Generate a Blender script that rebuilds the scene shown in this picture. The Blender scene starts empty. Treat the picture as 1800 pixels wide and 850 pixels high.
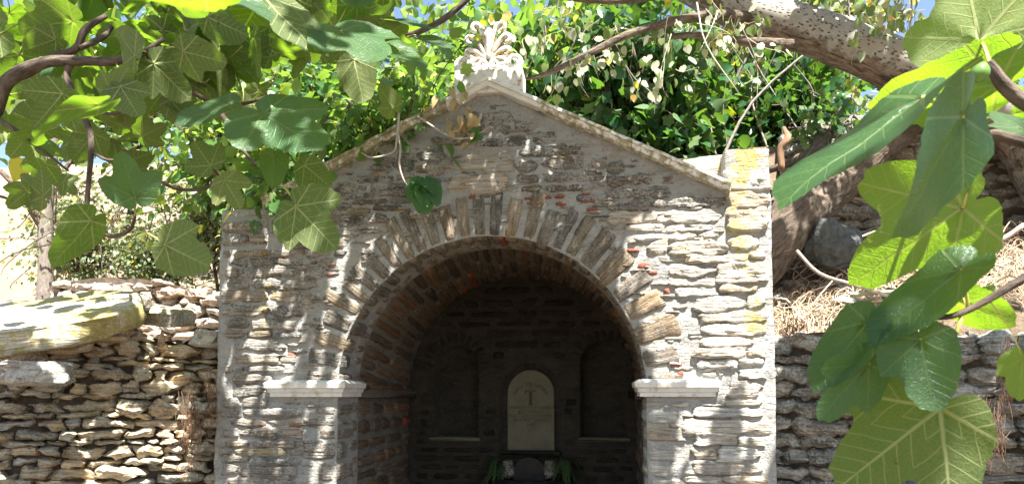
import bpy, math, random
import numpy as np
from mathutils import Vector, Matrix
R = math.radians
rnd = random.Random(7)
rng = np.random.default_rng(11)
SC = bpy.context.scene
COL = SC.collection

# ------------------------------------------------------------------ camera, sky, sun, exposure
EYE = Vector((0, 0, 1.6)); YAW = 6.9; PITCH = 4.0; LENS = 26.0; SHIFT = 0.0967
cd = bpy.data.cameras.new('camera'); cam = bpy.data.objects.new('camera', cd); COL.objects.link(cam)
cam.location = EYE; cam.rotation_euler = (R(90 + PITCH), 0, R(YAW))
cd.sensor_width = 36; cd.lens = LENS; cd.shift_y = SHIFT; cd.clip_start = 0.05; cd.clip_end = 3000
cd.dof.use_dof = True; cd.dof.focus_distance = 5.2; cd.dof.aperture_fstop = 9
SC.camera = cam
SUN = Vector((0.20, -0.40, 0.895)).normalized()          # direction towards the sun
w = bpy.data.worlds.new('World'); SC.world = w; w.use_nodes = True
nt = w.node_tree; sky = nt.nodes.new('ShaderNodeTexSky'); sky.sky_type = 'NISHITA'; sky.sun_disc = False
sky.sun_elevation = math.asin(SUN.z); sky.sun_rotation = math.atan2(SUN.x, SUN.y)
sky.dust_density = 1.6; sky.air_density = 1.0
bg = nt.nodes['Background']; bg.inputs[1].default_value = 0.06
nt.links.new(sky.outputs[0], bg.inputs[0])
sl = bpy.data.lights.new('sun', 'SUN'); sl.energy = 5.0; sl.angle = R(0.5); sl.color = (1, 0.955, 0.88)
so = bpy.data.objects.new('sun', sl); COL.objects.link(so); so.location = (4, -6, 20)
so.rotation_euler = (-SUN).to_track_quat('-Z', 'Y').to_euler()
SC.view_settings.view_transform = 'Standard'; SC.view_settings.look = 'None'
SC.view_settings.gamma = 1; SC.view_settings.use_curve_mapping = False
SC.view_settings.exposure = 2.38
SC.cycles.max_bounces = 8; SC.cycles.diffuse_bounces = 5; SC.cycles.transmission_bounces = 4
SC.cycles.use_denoising = True

# ------------------------------------------------------------------ helpers
_y, _p = R(YAW), R(PITCH)
_r = np.array([math.cos(_y), math.sin(_y), 0]); _f0 = np.array([-math.sin(_y), math.cos(_y), 0]); _z = np.array([0, 0, 1.])
_fw = _f0 * math.cos(_p) + _z * math.sin(_p); _up = -_f0 * math.sin(_p) + _z * math.cos(_p)
_F = 1300.0; _S = SHIFT * 1800 / _F
def at(px, py, Y):
    """point of the place at depth Y that the photograph shows at pixel px, py"""
    d = _fw + _r * ((px - 900) / _F) + _up * ((425 - py) / _F + _S)
    return np.array([0, 0, 1.6]) + d * (Y / d[1])
def pix(P):
    d = np.asarray(P, float) - np.array([0, 0, 1.6]); wz = d @ _fw
    return 900 + _F * (d @ _r) / wz, 425 - _F * ((d @ _up) / wz - _S)

def _h(ix, iy, iz, s):
    n = (ix.astype(np.int64) * 374761393 + iy.astype(np.int64) * 668265263 + iz.astype(np.int64) * 2147483647 + s * 1274126177) & 0xffffffff
    n = ((n ^ (n >> 13)) * 1274126177) & 0xffffffff
    return ((n ^ (n >> 16)) & 0xffff) / 65535.0
def vnoise(x, y, z=0, s=0):
    x, y, z = np.broadcast_arrays(np.asarray(x, float), np.asarray(y, float), np.asarray(z, float))
    fx, fy, fz = np.floor(x), np.floor(y), np.floor(z); u, v, q = x - fx, y - fy, z - fz
    u, v, q = u * u * (3 - 2 * u), v * v * (3 - 2 * v), q * q * (3 - 2 * q); o = 0
    for a in (0, 1):
        for b in (0, 1):
            for c in (0, 1):
                o = o + _h(fx + a, fy + b, fz + c, s) * (u if a else 1 - u) * (v if b else 1 - v) * (q if c else 1 - q)
    return o * 2 - 1
def fbm(x, y, z=0, o=3, s=0):
    r, a, t = 0, 1.0, 0
    for k in range(o):
        r = r + a * vnoise(np.asarray(x) * 2 ** k, np.asarray(y) * 2 ** k, np.asarray(z) * 2 ** k, s + k); t += a; a *= .5
    return r / t

class MB:
    """collects pieces and links them as ONE mesh object"""
    def __init__(s): s.v, s.f, s.m, s.t, s.c, s.l, s.n = [], [], [], [], [], [], 0
    def add(s, V, F, mat=0, tint=(1, 1, 1), co=None, lich=0.0):
        V = np.asarray(V, float).reshape(-1, 3); n = len(V)
        s.v.append(V); s.f += [tuple(i + s.n for i in f) for f in F]; s.m += [mat] * len(F)
        T = np.ones((n, 4)); T[:, :3] = tint; s.t.append(T)
        s.c.append(V if co is None else np.asarray(co, float).reshape(-1, 3))
        s.l.append(np.broadcast_to(np.asarray(lich, float), (n,))); s.n += n
        return s
    def mesh(s, name, mats, smooth=True):
        me = bpy.data.meshes.new(name)
        V = np.concatenate(s.v)
        me.from_pydata(V.tolist(), [], s.f)
        a = me.attributes.new('tint', 'FLOAT_COLOR', 'POINT'); a.data.foreach_set('color', np.concatenate(s.t).ravel())
        a = me.attributes.new('co', 'FLOAT_VECTOR', 'POINT'); a.data.foreach_set('vector', np.concatenate(s.c).ravel())
        a = me.attributes.new('lich', 'FLOAT', 'POINT'); a.data.foreach_set('value', np.concatenate(s.l))
        for m in (mats if isinstance(mats, (list, tuple)) else [mats]): me.materials.append(m)
        me.polygons.foreach_set('material_index', s.m)
        me.polygons.foreach_set('use_smooth', [smooth] * len(s.f)); me.update()
        return me
    def build(s, name, mats, parent=None, origin=None, smooth=True):
        if origin is not None:
            o = np.asarray(origin, float); s.v = [v - o for v in s.v]
        ob = bpy.data.objects.new(name, s.mesh(name, mats, smooth)); COL.objects.link(ob)
        if parent is not None: ob.parent = parent
        if origin is not None:
            ob.location = Vector(o) - (wloc(parent) if parent is not None else Vector())
        return ob
def wloc(o):
    l = Vector(o.location)
    while o.parent: o = o.parent; l = l + o.location
    return l
def tag(o, label=None, cat=None, group=None, kind=None):
    if label: o['label'] = label
    if cat: o['category'] = cat
    if group: o['group'] = group
    if kind: o['kind'] = kind
    return o
def thing(name, label, cat, loc=(0, 0, 0), group=None):
    o = bpy.data.objects.new(name, None); COL.objects.link(o); o.location = Vector(loc); o.empty_display_size = .1
    return tag(o, label, cat, group)
def part(mb, name, mats, parent, smooth=True, origin=None):
    """mesh given in world coordinates, parented to an unrotated thing"""
    if origin is None: origin = np.concatenate(mb.v).mean(0)
    return mb.build(name, mats, parent, origin, smooth)

def gridf(n, m, wrap=False):
    F = []
    for i in range(n - 1):
        for j in range(m if wrap else m - 1):
            F.append((i * m + j, i * m + (j + 1) % m, (i + 1) * m + (j + 1) % m, (i + 1) * m + j))
    return F
def box(mb, lo, hi, mat=0, tint=(1, 1, 1), M=None, bev=0.0, lich=0):
    lo, hi = np.array(lo, float), np.array(hi, float)
    b = min(bev, (hi - lo).min() * .45) if bev else 0
    if not b:
        V = [(x, y, z) for x in (lo[0], hi[0]) for y in (lo[1], hi[1]) for z in (lo[2], hi[2])]
        F = [(0, 1, 3, 2), (4, 6, 7, 5), (0, 4, 5, 1), (2, 3, 7, 6), (0, 2, 6, 4), (1, 5, 7, 3)]
    else:
        V = []; F = []
        idx = {}
        for sx in (0, 1):
            for sy in (0, 1):
                for sz in (0, 1):
                    c = [lo[0] if not sx else hi[0], lo[1] if not sy else hi[1], lo[2] if not sz else hi[2]]
                    d = [b if not sx else -b, b if not sy else -b, b if not sz else -b]
                    for a in range(3):
                        p = [c[i] + (0 if i == a else d[i]) for i in range(3)]
                        idx[(sx, sy, sz, a)] = len(V); V.append(p)
        def q(*k): F.append(tuple(idx[i] for i in k))
        for s_ in (0, 1):
            q(*[(s_, y, z, 0) for y, z in ((0, 0), (0, 1), (1, 1), (1, 0))][::1 if not s_ else -1])
            q(*[(x, s_, z, 1) for x, z in ((0, 0), (1, 0), (1, 1), (0, 1))][::1 if not s_ else -1])
            q(*[(x, y, s_, 2) for x, y in ((0, 0), (0, 1), (1, 1), (1, 0))][::1 if not s_ else -1])
        for a, (u, v) in ((0, (1, 2)), (1, (0, 2)), (2, (0, 1))):
            for su in (0, 1):
                for sv in (0, 1):
                    k = []
                    for e in (0, 1):
                        s3 = [0, 0, 0]; s3[a] = e; s3[u] = su; s3[v] = sv; k.append(tuple(s3))
                    q(k[0] + (u,), k[1] + (u,), k[1] + (v,), k[0] + (v,))
        for s3 in [(x, y, z) for x in (0, 1) for y in (0, 1) for z in (0, 1)]:
            q(s3 + (0,), s3 + (1,), s3 + (2,))
    V = np.array(V, float)
    if M is not None: V = np.array([M @ Vector(v) for v in V])
    return mb.add(V, F, mat, tint, V, lich)

def tube(mb, P, rad, n=8, mat=0, tint=(1, 1, 1), rough=0.0, sub=4, cap=True, seed=0, fr=9.0, lich=0):
    P = np.array(P, float); rad = np.broadcast_to(np.asarray(rad, float), (len(P),)).copy()
    if sub > 1 and len(P) > 1:                                     # Catmull-Rom resampling
        Q = np.vstack([2 * P[0] - P[1], P, 2 * P[-1] - P[-2]]); o, ro = [], []
        for i in range(len(P) - 1):
            p0, p1, p2, p3 = Q[i:i + 4]
            for k in range(sub):
                t = k / sub
                o.append(.5 * (2 * p1 + (p2 - p0) * t + (2 * p0 - 5 * p1 + 4 * p2 - p3) * t * t + (3 * p1 - p0 - 3 * p2 + p3) * t ** 3))
                ro.append(rad[i] * (1 - t) + rad[i + 1] * t)
        o.append(P[-1]); ro.append(rad[-1]); P = np.array(o); rad = np.array(ro)
    m = len(P); T = np.gradient(P, axis=0); T /= np.linalg.norm(T, axis=1)[:, None] + 1e-9
    a = np.array([0, 0, 1.]) if abs(T[0][2]) < .9 else np.array([1., 0, 0])
    N = np.cross(T[0], a); N /= np.linalg.norm(N); ang = np.arange(n) / n * 2 * math.pi
    V = np.zeros((m, n, 3)); L = np.concatenate([[0], np.cumsum(np.linalg.norm(np.diff(P, axis=0), axis=1))])
    for i in range(m):
        N = N - T[i] * (N @ T[i]); N /= np.linalg.norm(N) + 1e-9; B = np.cross(T[i], N)
        rr = rad[i] * np.ones(n)
        if rough: rr = rr * (1 + rough * vnoise(np.cos(ang) * 1.3, np.sin(ang) * 1.3, L[i] * fr, seed) + .5 * rough * vnoise(np.cos(ang) * 3, np.sin(ang) * 3, L[i] * fr * 3, seed + 5))
        V[i] = P[i] + (np.cos(ang)[:, None] * N + np.sin(ang)[:, None] * B) * rr[:, None]
    co = np.zeros((m, n, 3)); rm = rad.mean(); co[:, :, 0] = np.cos(ang) * rm; co[:, :, 1] = np.sin(ang) * rm; co[:, :, 2] = L[:, None]
    F = gridf(m, n, True)
    V = V.reshape(-1, 3); co = co.reshape(-1, 3)
    if cap:
        F += [tuple(range(n))[::-1], tuple(range((m - 1) * n, m * n))]
    return mb.add(V, F, mat, tint, co + seed * 1.37, lich)

# ------------------------------------------------------------------ materials
class NT:
    def __init__(s, name):
        s.m = bpy.data.materials.new(name); s.m.use_nodes = True; s.t = s.m.node_tree; s.t.nodes.clear()
        s.out = s.n('OutputMaterial')
    def n(s, typ, **k):
        o = s.t.nodes.new('ShaderNode' + typ)
        for a, b in k.items(): setattr(o, a, b)
        return o
    def lk(s, a, b): s.t.links.new(a, b)
    def set(s, sock, val):
        if hasattr(val, 'is_output') or hasattr(val, 'links'): s.lk(val, sock)
        else: sock.default_value = val if not (isinstance(val, tuple) and len(val) == 3 and sock.type == 'RGBA') else (*val, 1)
    def attr(s, name, out='Color'): a = s.n('Attribute', attribute_name=name); return a.outputs[out]
    def mapv(s, vec, scale):
        m = s.n('Mapping'); s.set(m.inputs[0], vec); m.inputs['Scale'].default_value = scale; return m.outputs[0]
    def noise(s, vec, scale, detail=4, rough=.55, dist=0):
        m = s.n('TexNoise'); s.set(m.inputs['Vector'], vec); m.inputs['Scale'].default_value = scale
        m.inputs['Detail'].default_value = detail; m.inputs['Roughness'].default_value = rough; m.inputs['Distortion'].default_value = dist
        return m.outputs[0]
    def vor(s, vec, scale, feat='F1'):
        m = s.n('TexVoronoi', feature=feat); s.set(m.inputs['Vector'], vec); m.inputs['Scale'].default_value = scale; return m
    def ramp(s, fac, stops):
        m = s.n('ValToRGB'); s.set(m.inputs[0], fac); e = m.color_ramp.elements
        while len(e) < len(stops): e.new(.5)
        for el, (p, c) in zip(e, stops): el.position = p; el.color = (*c, 1) if isinstance(c, tuple) else (c, c, c, 1)
        return m.outputs[0]
    def mix(s, fac, a, b, mode='MIX'):
        m = s.n('Mix', data_type='RGBA', blend_type=mode); s.set(m.inputs[0], fac); s.set(m.inputs[6], a); s.set(m.inputs[7], b); return m.outputs[2]
    def math(s, op, a, b=0.0, c=0.0, clamp=False):
        m = s.n('Math', operation=op, use_clamp=clamp); s.set(m.inputs[0], a); s.set(m.inputs[1], b); s.set(m.inputs[2], c); return m.outputs[0]
    def bump(s, h, dist, strength=1.0, normal=None):
        m = s.n('Bump'); s.set(m.inputs['Height'], h); m.inputs['Distance'].default_value = dist; m.inputs['Strength'].default_value = strength
        if normal is not None: s.lk(normal, m.inputs['Normal'])
        return m.outputs[0]
    def bsdf(s, col, rough=.8, normal=None, spec=.3):
        b = s.n('BsdfPrincipled'); s.set(b.inputs['Base Color'], col); s.set(b.inputs['Roughness'], rough); b.inputs['Specular IOR Level'].default_value = spec
        if normal is not None: s.lk(normal, b.inputs['Normal'])
        return b.outputs[0]
    def done(s, sh): s.lk(sh, s.out.inputs[0]); return s.m

def pos(t): return t.n('NewGeometry').outputs['Position']

def stone_material(name, lam=1.0, contrast=1.0, pale=(.55, .52, .46), palefac=.35, dark=.46):
    t = NT(name); co = t.attr('co', 'Vector'); tint = t.attr('tint'); P = pos(t)
    lay = t.noise(t.mapv(co, (4, 70, 30)), 1.0, 5, .65, .6)          # schist lamination
    lay2 = t.noise(t.mapv(co, (9, 26, 20)), 1.0, 4, .6, .3)
    gr = t.noise(co, 60, 3, .6)
    big = t.noise(P, 9, 4, .6)
    c = t.mix(t.ramp(lay, [(.34, dark), (.56, 1.12), (.75, 1.45)]), tint, (1, 1, 1), 'MULTIPLY')
    c = t.mix(1.0, tint, t.ramp(lay, [(.36, dark), (.55, 1.05), (.78, 1.5)]), 'MULTIPLY')
    c = t.mix(t.ramp(lay2, [(.52, 0.0), (.74, .55)]), c, t.mix(1.0, tint, (1.25, 1.05, .8), 'MULTIPLY'))
    c = t.mix(t.ramp(t.math('ADD', t.math('MULTIPLY', gr, .5), t.math('MULTIPLY', big, .5)), [(.47, 0.0), (.58, palefac)]), c, pale)
    c = t.mix(t.ramp(gr, [(.3, .45), (.42, 0.0)]), c, t.mix(1.0, c, (.5, .46, .4), 'MULTIPLY'))
    li = t.attr('lich', 'Fac'); ln = t.noise(P, 24, 6, .7)
    lf = t.ramp(t.math('ADD', t.math('MULTIPLY', li, .75), ln), [(.92, 0.0), (1.04, .9)])
    c = t.mix(lf, c, t.mix(t.noise(P, 9, 2), (.45, .365, .10), (.27, .25, .11)))
    h = t.math('ADD', t.math('MULTIPLY', lay, 1.0 * lam), t.math('ADD', t.math('MULTIPLY', lay2, .7), t.math('MULTIPLY', gr, .35)))
    return t.done(t.bsdf(c, .85, t.bump(h, .020, 1.0), .25))
M_stone = stone_material('schist', pale=(.34, .33, .305), palefac=.8)
M_vous = stone_material('arch_schist', pale=(.34, .33, .305), palefac=.35)
M_dry = stone_material('drystone', 1.2, pale=(.56, .53, .47), palefac=.5, dark=.45)
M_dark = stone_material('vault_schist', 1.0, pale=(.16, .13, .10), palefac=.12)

def mortar_material(name, a, b, cwhite, dist=.01):
    t = NT(name); P = pos(t)
    n1 = t.noise(t.mapv(P, (4, 4, 9)), 1, 5, .65, .8); n2 = t.noise(P, 34, 5, .7); n3 = t.noise(t.mapv(P, (14, 14, 60)), 1, 4, .6)
    c = t.mix(t.ramp(n1, [(.38, 0.0), (.62, 1.0)]), a, b)
    c = t.mix(t.ramp(n2, [(.56, 0.0), (.72, .55)]), c, cwhite)
    c = t.mix(t.ramp(t.noise(t.mapv(P, (5, 5, 16)), 1, 6, .7), [(.50, 0.0), (.64, .55)]), c, t.mix(1.0, c, (.62, .54, .44), 'MULTIPLY'))
    c = t.mix(t.ramp(n2, [(.30, .7), (.42, 0.0)]), c, t.mix(1.0, c, (.45, .42, .38), 'MULTIPLY'))
    li = t.attr('lich', 'Fac'); ln = t.noise(P, 24, 6, .7)
    lf = t.ramp(t.math('ADD', t.math('MULTIPLY', li, .75), ln), [(.92, 0.0), (1.04, .9)])
    c = t.mix(lf, c, t.mix(t.noise(P, 9, 2), (.45, .365, .10), (.27, .25, .11)))
    h = t.math('ADD', n2, t.math('MULTIPLY', n3, .5))
    return t.done(t.bsdf(c, .92, t.bump(h, dist, 1.0), .15))
M_mortar = mortar_material('lime_mortar', (.29, .295, .29), (.33, .32, .295), (.46, .455, .44), .02)
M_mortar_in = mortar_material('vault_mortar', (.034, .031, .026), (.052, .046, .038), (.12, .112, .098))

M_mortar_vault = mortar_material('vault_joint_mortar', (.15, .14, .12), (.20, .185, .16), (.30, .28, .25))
def marble_material(name, stain, ochre):
    t = NT(name); P = pos(t); li = t.attr('lich', 'Fac')
    n = t.noise(P, 12, 5, .65); n2 = t.noise(P, 55, 4, .6); sp = t.noise(P, 24, 4, .65)
    c = t.mix(t.ramp(n, [(.4, 0.0), (.7, .6)]), (.62, .61, .585), (.48, .455, .40))
    c = t.mix(t.ramp(t.math('ADD', t.math('MULTIPLY', n2, .35), t.math('MULTIPLY', n, .65)), [(.52, 0.0), (.62, stain)]), c, (.36, .29, .17))
    c = t.mix(t.ramp(t.math('ADD', t.math('MULTIPLY', li, .55), sp), [(.72, 0.0), (.86, .95)]), c, ochre)
    return t.done(t.bsdf(c, .55, t.bump(n2, .004, .7), .35))
M_marble = marble_material('white_marble', .6, (.30, .19, .05))
M_cornice = marble_material('weathered_marble', .5, (.25, .215, .12))

def brick_material():
    t = NT('red_brick'); P = pos(t); n = t.noise(P, 60, 4, .6)
    c = t.mix(t.ramp(n, [(.35, 0.0), (.7, 1.0)]), (.16, .055, .036), (.25, .105, .07))
    return t.done(t.bsdf(c, .85, t.bump(n, .006, 1.0), .2))
M_brick = brick_material()

def simple(name, c1, c2, scale=20, rough=.9, bump=.005, stretch=(1, 1, 1), attr=False):
    t = NT(name); v = t.attr('co', 'Vector') if attr else pos(t)
    n = t.noise(t.mapv(v, stretch), scale, 5, .6)
    c = t.mix(t.ramp(n, [(.35, 0.0), (.68, 1.0)]), c1, c2)
    if attr: c = t.mix(1.0, c, t.attr('tint'), 'MULTIPLY')
    return t.done(t.bsdf(c, rough, t.bump(n, bump, 1.0), .2))
M_earth = simple('dark_earth', (.05, .04, .03), (.12, .09, .065), 18)
M_bark = simple('fig_bark', (.045, .034, .027), (.15, .115, .09), 60, .85, .012, (1, 1, .3), True)
M_twig = simple('twig_bark', (.30, .25, .20), (.46, .41, .35), 40, .8, .003, (1, 1, .3), True)
M_straw = simple('dry_straw', (.36, .27, .18), (.55, .45, .33), 30, .85, .003, (1, 1, .4), True)
M_root = simple('red_roots', (.12, .07, .045), (.24, .145, .09), 40, .9, .003, (1, 1, .3), True)
M_dead = simple('withered_leaf', (.26, .19, .09), (.42, .33, .17), 25, .8, .002, (1, 1, 1), True)
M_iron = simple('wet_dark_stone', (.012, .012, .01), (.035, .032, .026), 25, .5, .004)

def rough_bark():
    t = NT('rough_dark_bark'); co = t.attr('co', 'Vector')
    n = t.noise(t.mapv(co, (1, 1, .35)), 32, 6, .65, .8); v = t.vor(t.mapv(co, (1, 1, .4)), 26).outputs[0]; l = t.noise(co, 9, 4, .6)
    c = t.mix(t.ramp(n, [(.32, 0.0), (.66, 1.0)]), (.045, .035, .027), (.19, .15, .115))
    c = t.mix(t.ramp(l, [(.58, 0.0), (.7, .6)]), c, (.27, .25, .2))
    return t.done(t.bsdf(c, .92, t.bump(t.math('ADD', n, t.math('MULTIPLY', v, .6)), .03, 1.0), .15))
M_rough = rough_bark()
def poplar_bark():
    t = NT('poplar_bark'); co = t.attr('co', 'Vector'); tint = t.attr('tint')
    vo = t.vor(t.mapv(co, (1, 1, .5)), 42); n = t.noise(co, 10, 5, .6); nf = t.noise(co, 60, 4, .6)
    spot = t.math('MULTIPLY', t.ramp(t.math('ADD', vo.outputs[0], t.math('MULTIPLY', nf, .25)), [(.36, 1.0), (.47, 0.0)]), t.ramp(n, [(.36, 0.0), (.46, 1.0)]))
    c = t.mix(t.ramp(n, [(.35, 0.0), (.7, 1.0)]), (.24, .228, .20), (.34, .325, .295))
    c = t.mix(spot, c, (.085, .065, .05))
    c = t.mix(t.ramp(t.noise(co, 5, 3, .6), [(.56, 0.0), (.68, .65)]), c, (.24, .19, .145))
    # old furrowed bark on the lower flank of the trunk (tint red channel marks it)
    sep = t.n('SeparateColor'); t.lk(tint, sep.inputs[0])
    fn = t.noise(t.mapv(co, (1, 1, .22)), 26, 5, .6, .7)
    fur = t.mix(t.ramp(fn, [(.36, 0.0), (.62, 1.0)]), (.06, .045, .035), (.27, .20, .15))
    f = t.ramp(t.math('ADD', sep.outputs[0], t.math('MULTIPLY', t.math('SUBTRACT', n, .5), .9)), [(.42, 0.0), (.58, 1.0)])
    c = t.mix(f, c, fur)
    h = t.math('ADD', t.math('MULTIPLY', spot, -.5), t.math('MULTIPLY', t.math('MULTIPLY', f, fn), 2.2))
    return t.done(t.bsdf(c, .8, t.bump(h, .022, 1.0), .2))
M_poplar = poplar_bark()

def leaf_material(name, top, under, trans, tf=.42, rough=.42, var=.35, spec=.45):
    t = NT(name); g = t.n('NewGeometry'); oi = t.n('ObjectInfo'); tint = t.attr('tint')
    n = t.noise(g.outputs['Position'], 14, 3, .6)
    c = t.mix(g.outputs['Backfacing'], top, under)
    hs = t.n('HueSaturation'); t.lk(c, hs.inputs['Color'])
    t.lk(t.math('ADD', t.math('MULTIPLY', oi.outputs['Random'], var), 1 - var / 2), hs.inputs['Value'])
    t.lk(t.math('ADD', t.math('MULTIPLY', oi.outputs['Random'], -.035), .517), hs.inputs['Hue'])
    c = t.mix(1.0, hs.outputs[0], tint, 'MULTIPLY')
    c = t.mix(t.ramp(n, [(.3, .0), (.7, .3)]), c, t.mix(1.0, c, (1.35, 1.25, .8), 'MULTIPLY'))
    tc = t.mix(1.0, trans, tint, 'MULTIPLY')
    nm = t.bump(t.noise(t.attr('co', 'Vector'), 18, 3, .6), .003, .22)
    a = t.bsdf(c, t.mix(g.outputs['Backfacing'], (rough,) * 3, (.8,) * 3), nm, spec)
    b = t.n('BsdfTranslucent'); t.set(b.inputs[0], tc); t.lk(nm, b.inputs[1])
    mx = t.n('MixShader'); mx.inputs[0].default_value = tf; t.lk(a, mx.inputs[1]); t.lk(b.outputs[0], mx.inputs[2])
    return t.done(mx.outputs[0])
def fig_material(name, top, under, vtop, vunder, trans, step, tf=.40, rough=.38, sec=.125, hue=.02):
    """leaf blade with palmate veins that follow the blade's own coordinates"""
    t = NT(name); g = t.n('NewGeometry'); oi = t.n('ObjectInfo'); co = t.attr('co', 'Vector'); sp = t.n('SeparateXYZ'); t.lk(co, sp.inputs[0])
    ax = t.math('ABSOLUTE', sp.outputs[0]); phi = t.math('ARCTAN2', ax, sp.outputs[1]); st = R(step)
    k = t.math('MINIMUM', t.math('ROUND', t.math('DIVIDE', phi, st)), 2.0); dl = t.math('SUBTRACT', phi, t.math('MULTIPLY', k, st))
    r = t.math('SQRT', t.math('ADD', t.math('MULTIPLY', ax, ax), t.math('MULTIPLY', sp.outputs[1], sp.outputs[1])))
    wob = t.math('MULTIPLY', t.math('SUBTRACT', t.noise(co, 5, 2, .5), .5), .05)
    u = t.math('MULTIPLY', r, t.math('COSINE', dl)); v = t.math('ABSOLUTE', t.math('ADD', t.math('MULTIPLY', r, t.math('SINE', dl)), t.math('MULTIPLY', wob, .35)))
    wm = t.math('MAXIMUM', t.math('SUBTRACT', .021, t.math('MULTIPLY', u, .016)), .005)
    main = t.math('SUBTRACT', 1.0, t.math('DIVIDE', v, wm), 0, True); main = t.math('MULTIPLY', main, 2.2, 0, True)
    s0 = t.math('ADD', t.math('DIVIDE', t.math('SUBTRACT', t.math('ADD', u, wob), t.math('MULTIPLY', v, .80)), sec), 20.35); f = t.math('ABSOLUTE', t.math('SUBTRACT', t.math('FRACT', s0), .5))
    sw = t.math('SUBTRACT', 1.0, t.math('DIVIDE', f, t.math('SUBTRACT', .085, t.math('MULTIPLY', v, .12))), 0, True); sw = t.math('MULTIPLY', sw, 1.3, 0, True)
    net = t.vor(co, 26, 'DISTANCE_TO_EDGE').outputs[0]; nm_ = t.math('MULTIPLY', t.math('SUBTRACT', 1.0, t.math('MULTIPLY', net, 9.0), 0, True), .22)
    vein = t.math('MAXIMUM', t.math('MAXIMUM', main, t.math('MULTIPLY', sw, .8)), nm_)
    n = t.noise(co, 4, 4, .6); n = t.math('ADD', n, t.math('MULTIPLY', oi.outputs['Random'], .0))
    def blade(c, k_):
        hs = t.n('HueSaturation'); t.set(hs.inputs['Color'], c); t.lk(t.math('ADD', t.math('MULTIPLY', oi.outputs['Random'], .42), .79), hs.inputs['Value'])
        t.lk(t.math('ADD', t.math('MULTIPLY', oi.outputs['Random'], -hue * 2), .5 + hue), hs.inputs['Hue'])
        return t.mix(t.ramp(n, [(.35, 0.0), (.68, .45)]), hs.outputs[0], t.mix(1.0, hs.outputs[0], (1.5, 1.25, .8), 'MULTIPLY'))
    ct = t.mix(vein, blade((*top, 1), 0), vtop); cu = t.mix(vein, blade((*under, 1), 0), vunder)
    spot = t.ramp(t.noise(t.mapv(g.outputs['Position'], (31, 31, 31)), 1, 2, .5), [(.735, 0.0), (.76, .85)])
    c = t.mix(spot, t.mix(g.outputs['Backfacing'], ct, cu), (.16, .10, .035))
    tc = t.mix(spot, t.mix(t.math('MULTIPLY', vein, .55), trans, (.34, .36, .06)), (.10, .05, .01))
    nm = t.bump(t.math('ADD', t.math('MULTIPLY', vein, -.8), t.math('MULTIPLY', t.noise(co, 20, 3, .6), .5)), .006, .45)
    a = t.bsdf(c, t.mix(g.outputs['Backfacing'], (rough,) * 3, (.85,) * 3), nm, .4)
    b = t.n('BsdfTranslucent'); t.set(b.inputs[0], tc); t.lk(nm, b.inputs[1])
    mx = t.n('MixShader'); mx.inputs[0].default_value = tf; t.lk(a, mx.inputs[1]); t.lk(b.outputs[0], mx.inputs[2])
    return t.done(mx.outputs[0])
M_fig = fig_material('fig_leaf', (.032, .085, .034), (.088, .118, .046), (.085, .15, .055), (.30, .33, .15), (.21, .40, .015), 52)
M_figlit = fig_material('fig_leaf_lit', (.036, .095, .030), (.125, .165, .066), (.085, .15, .055), (.30, .33, .15), (.34, .62, .018), 52, .43)  # brighter copy of the fig leaf with backlit glow put into its colour
M_gloss = fig_material('glossy_leaf', (.030, .105, .024), (.12, .19, .06), (.08, .17, .05), (.26, .32, .12), (.24, .45, .02), 37, .35, .24, .11)
M_figvein = simple('leaf_stalk', (.26, .30, .09), (.36, .36, .12), 30, .6, .001)
M_mulb = leaf_material('broad_leaf', (.050, .125, .034), (.14, .205, .075), (.23, .39, .040), .42, .33)
M_ivy = leaf_material('ivy_leaf', (.024, .080, .026), (.085, .14, .055), (.13, .27, .022), .33, .28)
M_pop = leaf_material('poplar_leaf', (.10, .16, .05), (.32, .33, .25), (.30, .36, .08), .35, .45)
M_olive = leaf_material('grey_leaf', (.12, .16, .08), (.28, .30, .22), (.30, .38, .08), .3, .5)
M_fern = leaf_material('fern_leaf', (.03, .07, .02), (.05, .09, .03), (.10, .2, .02), .3, .5)
M_petiole = simple('petiole', (.40, .42, .10), (.50, .46, .14), 30, .5, .001, (1, 1, .3), True)
M_fruit = simple('green_fig', (.09, .17, .04), (.14, .23, .06), 40, .45, .002)

def ground_material():
    t = NT('dry_ground'); P = pos(t); n = t.noise(P, 1.2, 6, .65); f = t.noise(P, 22, 5, .7); g = t.noise(t.mapv(P, (30, 30, 6)), 1, 4, .6)
    c = t.mix(t.ramp(n, [(.35, 0.0), (.65, 1.0)]), (.185, .145, .10), (.26, .205, .145))
    c = t.mix(t.ramp(f, [(.5, 0.0), (.7, .6)]), c, (.25, .19, .13))
    li = t.attr('lich', 'Fac')
    c = t.mix(li, c, t.mix(f, (.07, .052, .038), (.20, .15, .10)))
    return t.done(t.bsdf(c, .95, t.bump(t.math('ADD', f, g), .03, 1.0), .1))
M_ground = ground_material()
M_grbark = simple('grey_bark', (.13, .11, .095), (.22, .19, .165), 40, .9, .012, (1, 1, .3), True)
M_ochre = simple('ochre_stained_marble', (.20, .125, .04), (.42, .33, .2), 34, .8, .006)
M_letters = simple('engraved_letters', (.07, .06, .035), (.10, .085, .05), 40)
def plaque_material():
    t = NT('old_plaque_marble'); P = pos(t); n = t.noise(P, 8, 5, .6); f = t.noise(P, 40, 4, .6)
    c = t.mix(t.ramp(n, [(.35, 0.0), (.65, 1.0)]), (.13, .122, .08), (.175, .163, .115))
    c = t.mix(t.ramp(t.math('ADD', t.math('MULTIPLY', n, .5), t.math('MULTIPLY', f, .5)), [(.53, 0.0), (.65, .6)]), c, (.12, .10, .055))
    return t.done(t.bsdf(c, .7, t.bump(f, .003, .6), .3))
M_plaque = plaque_material()
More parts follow.
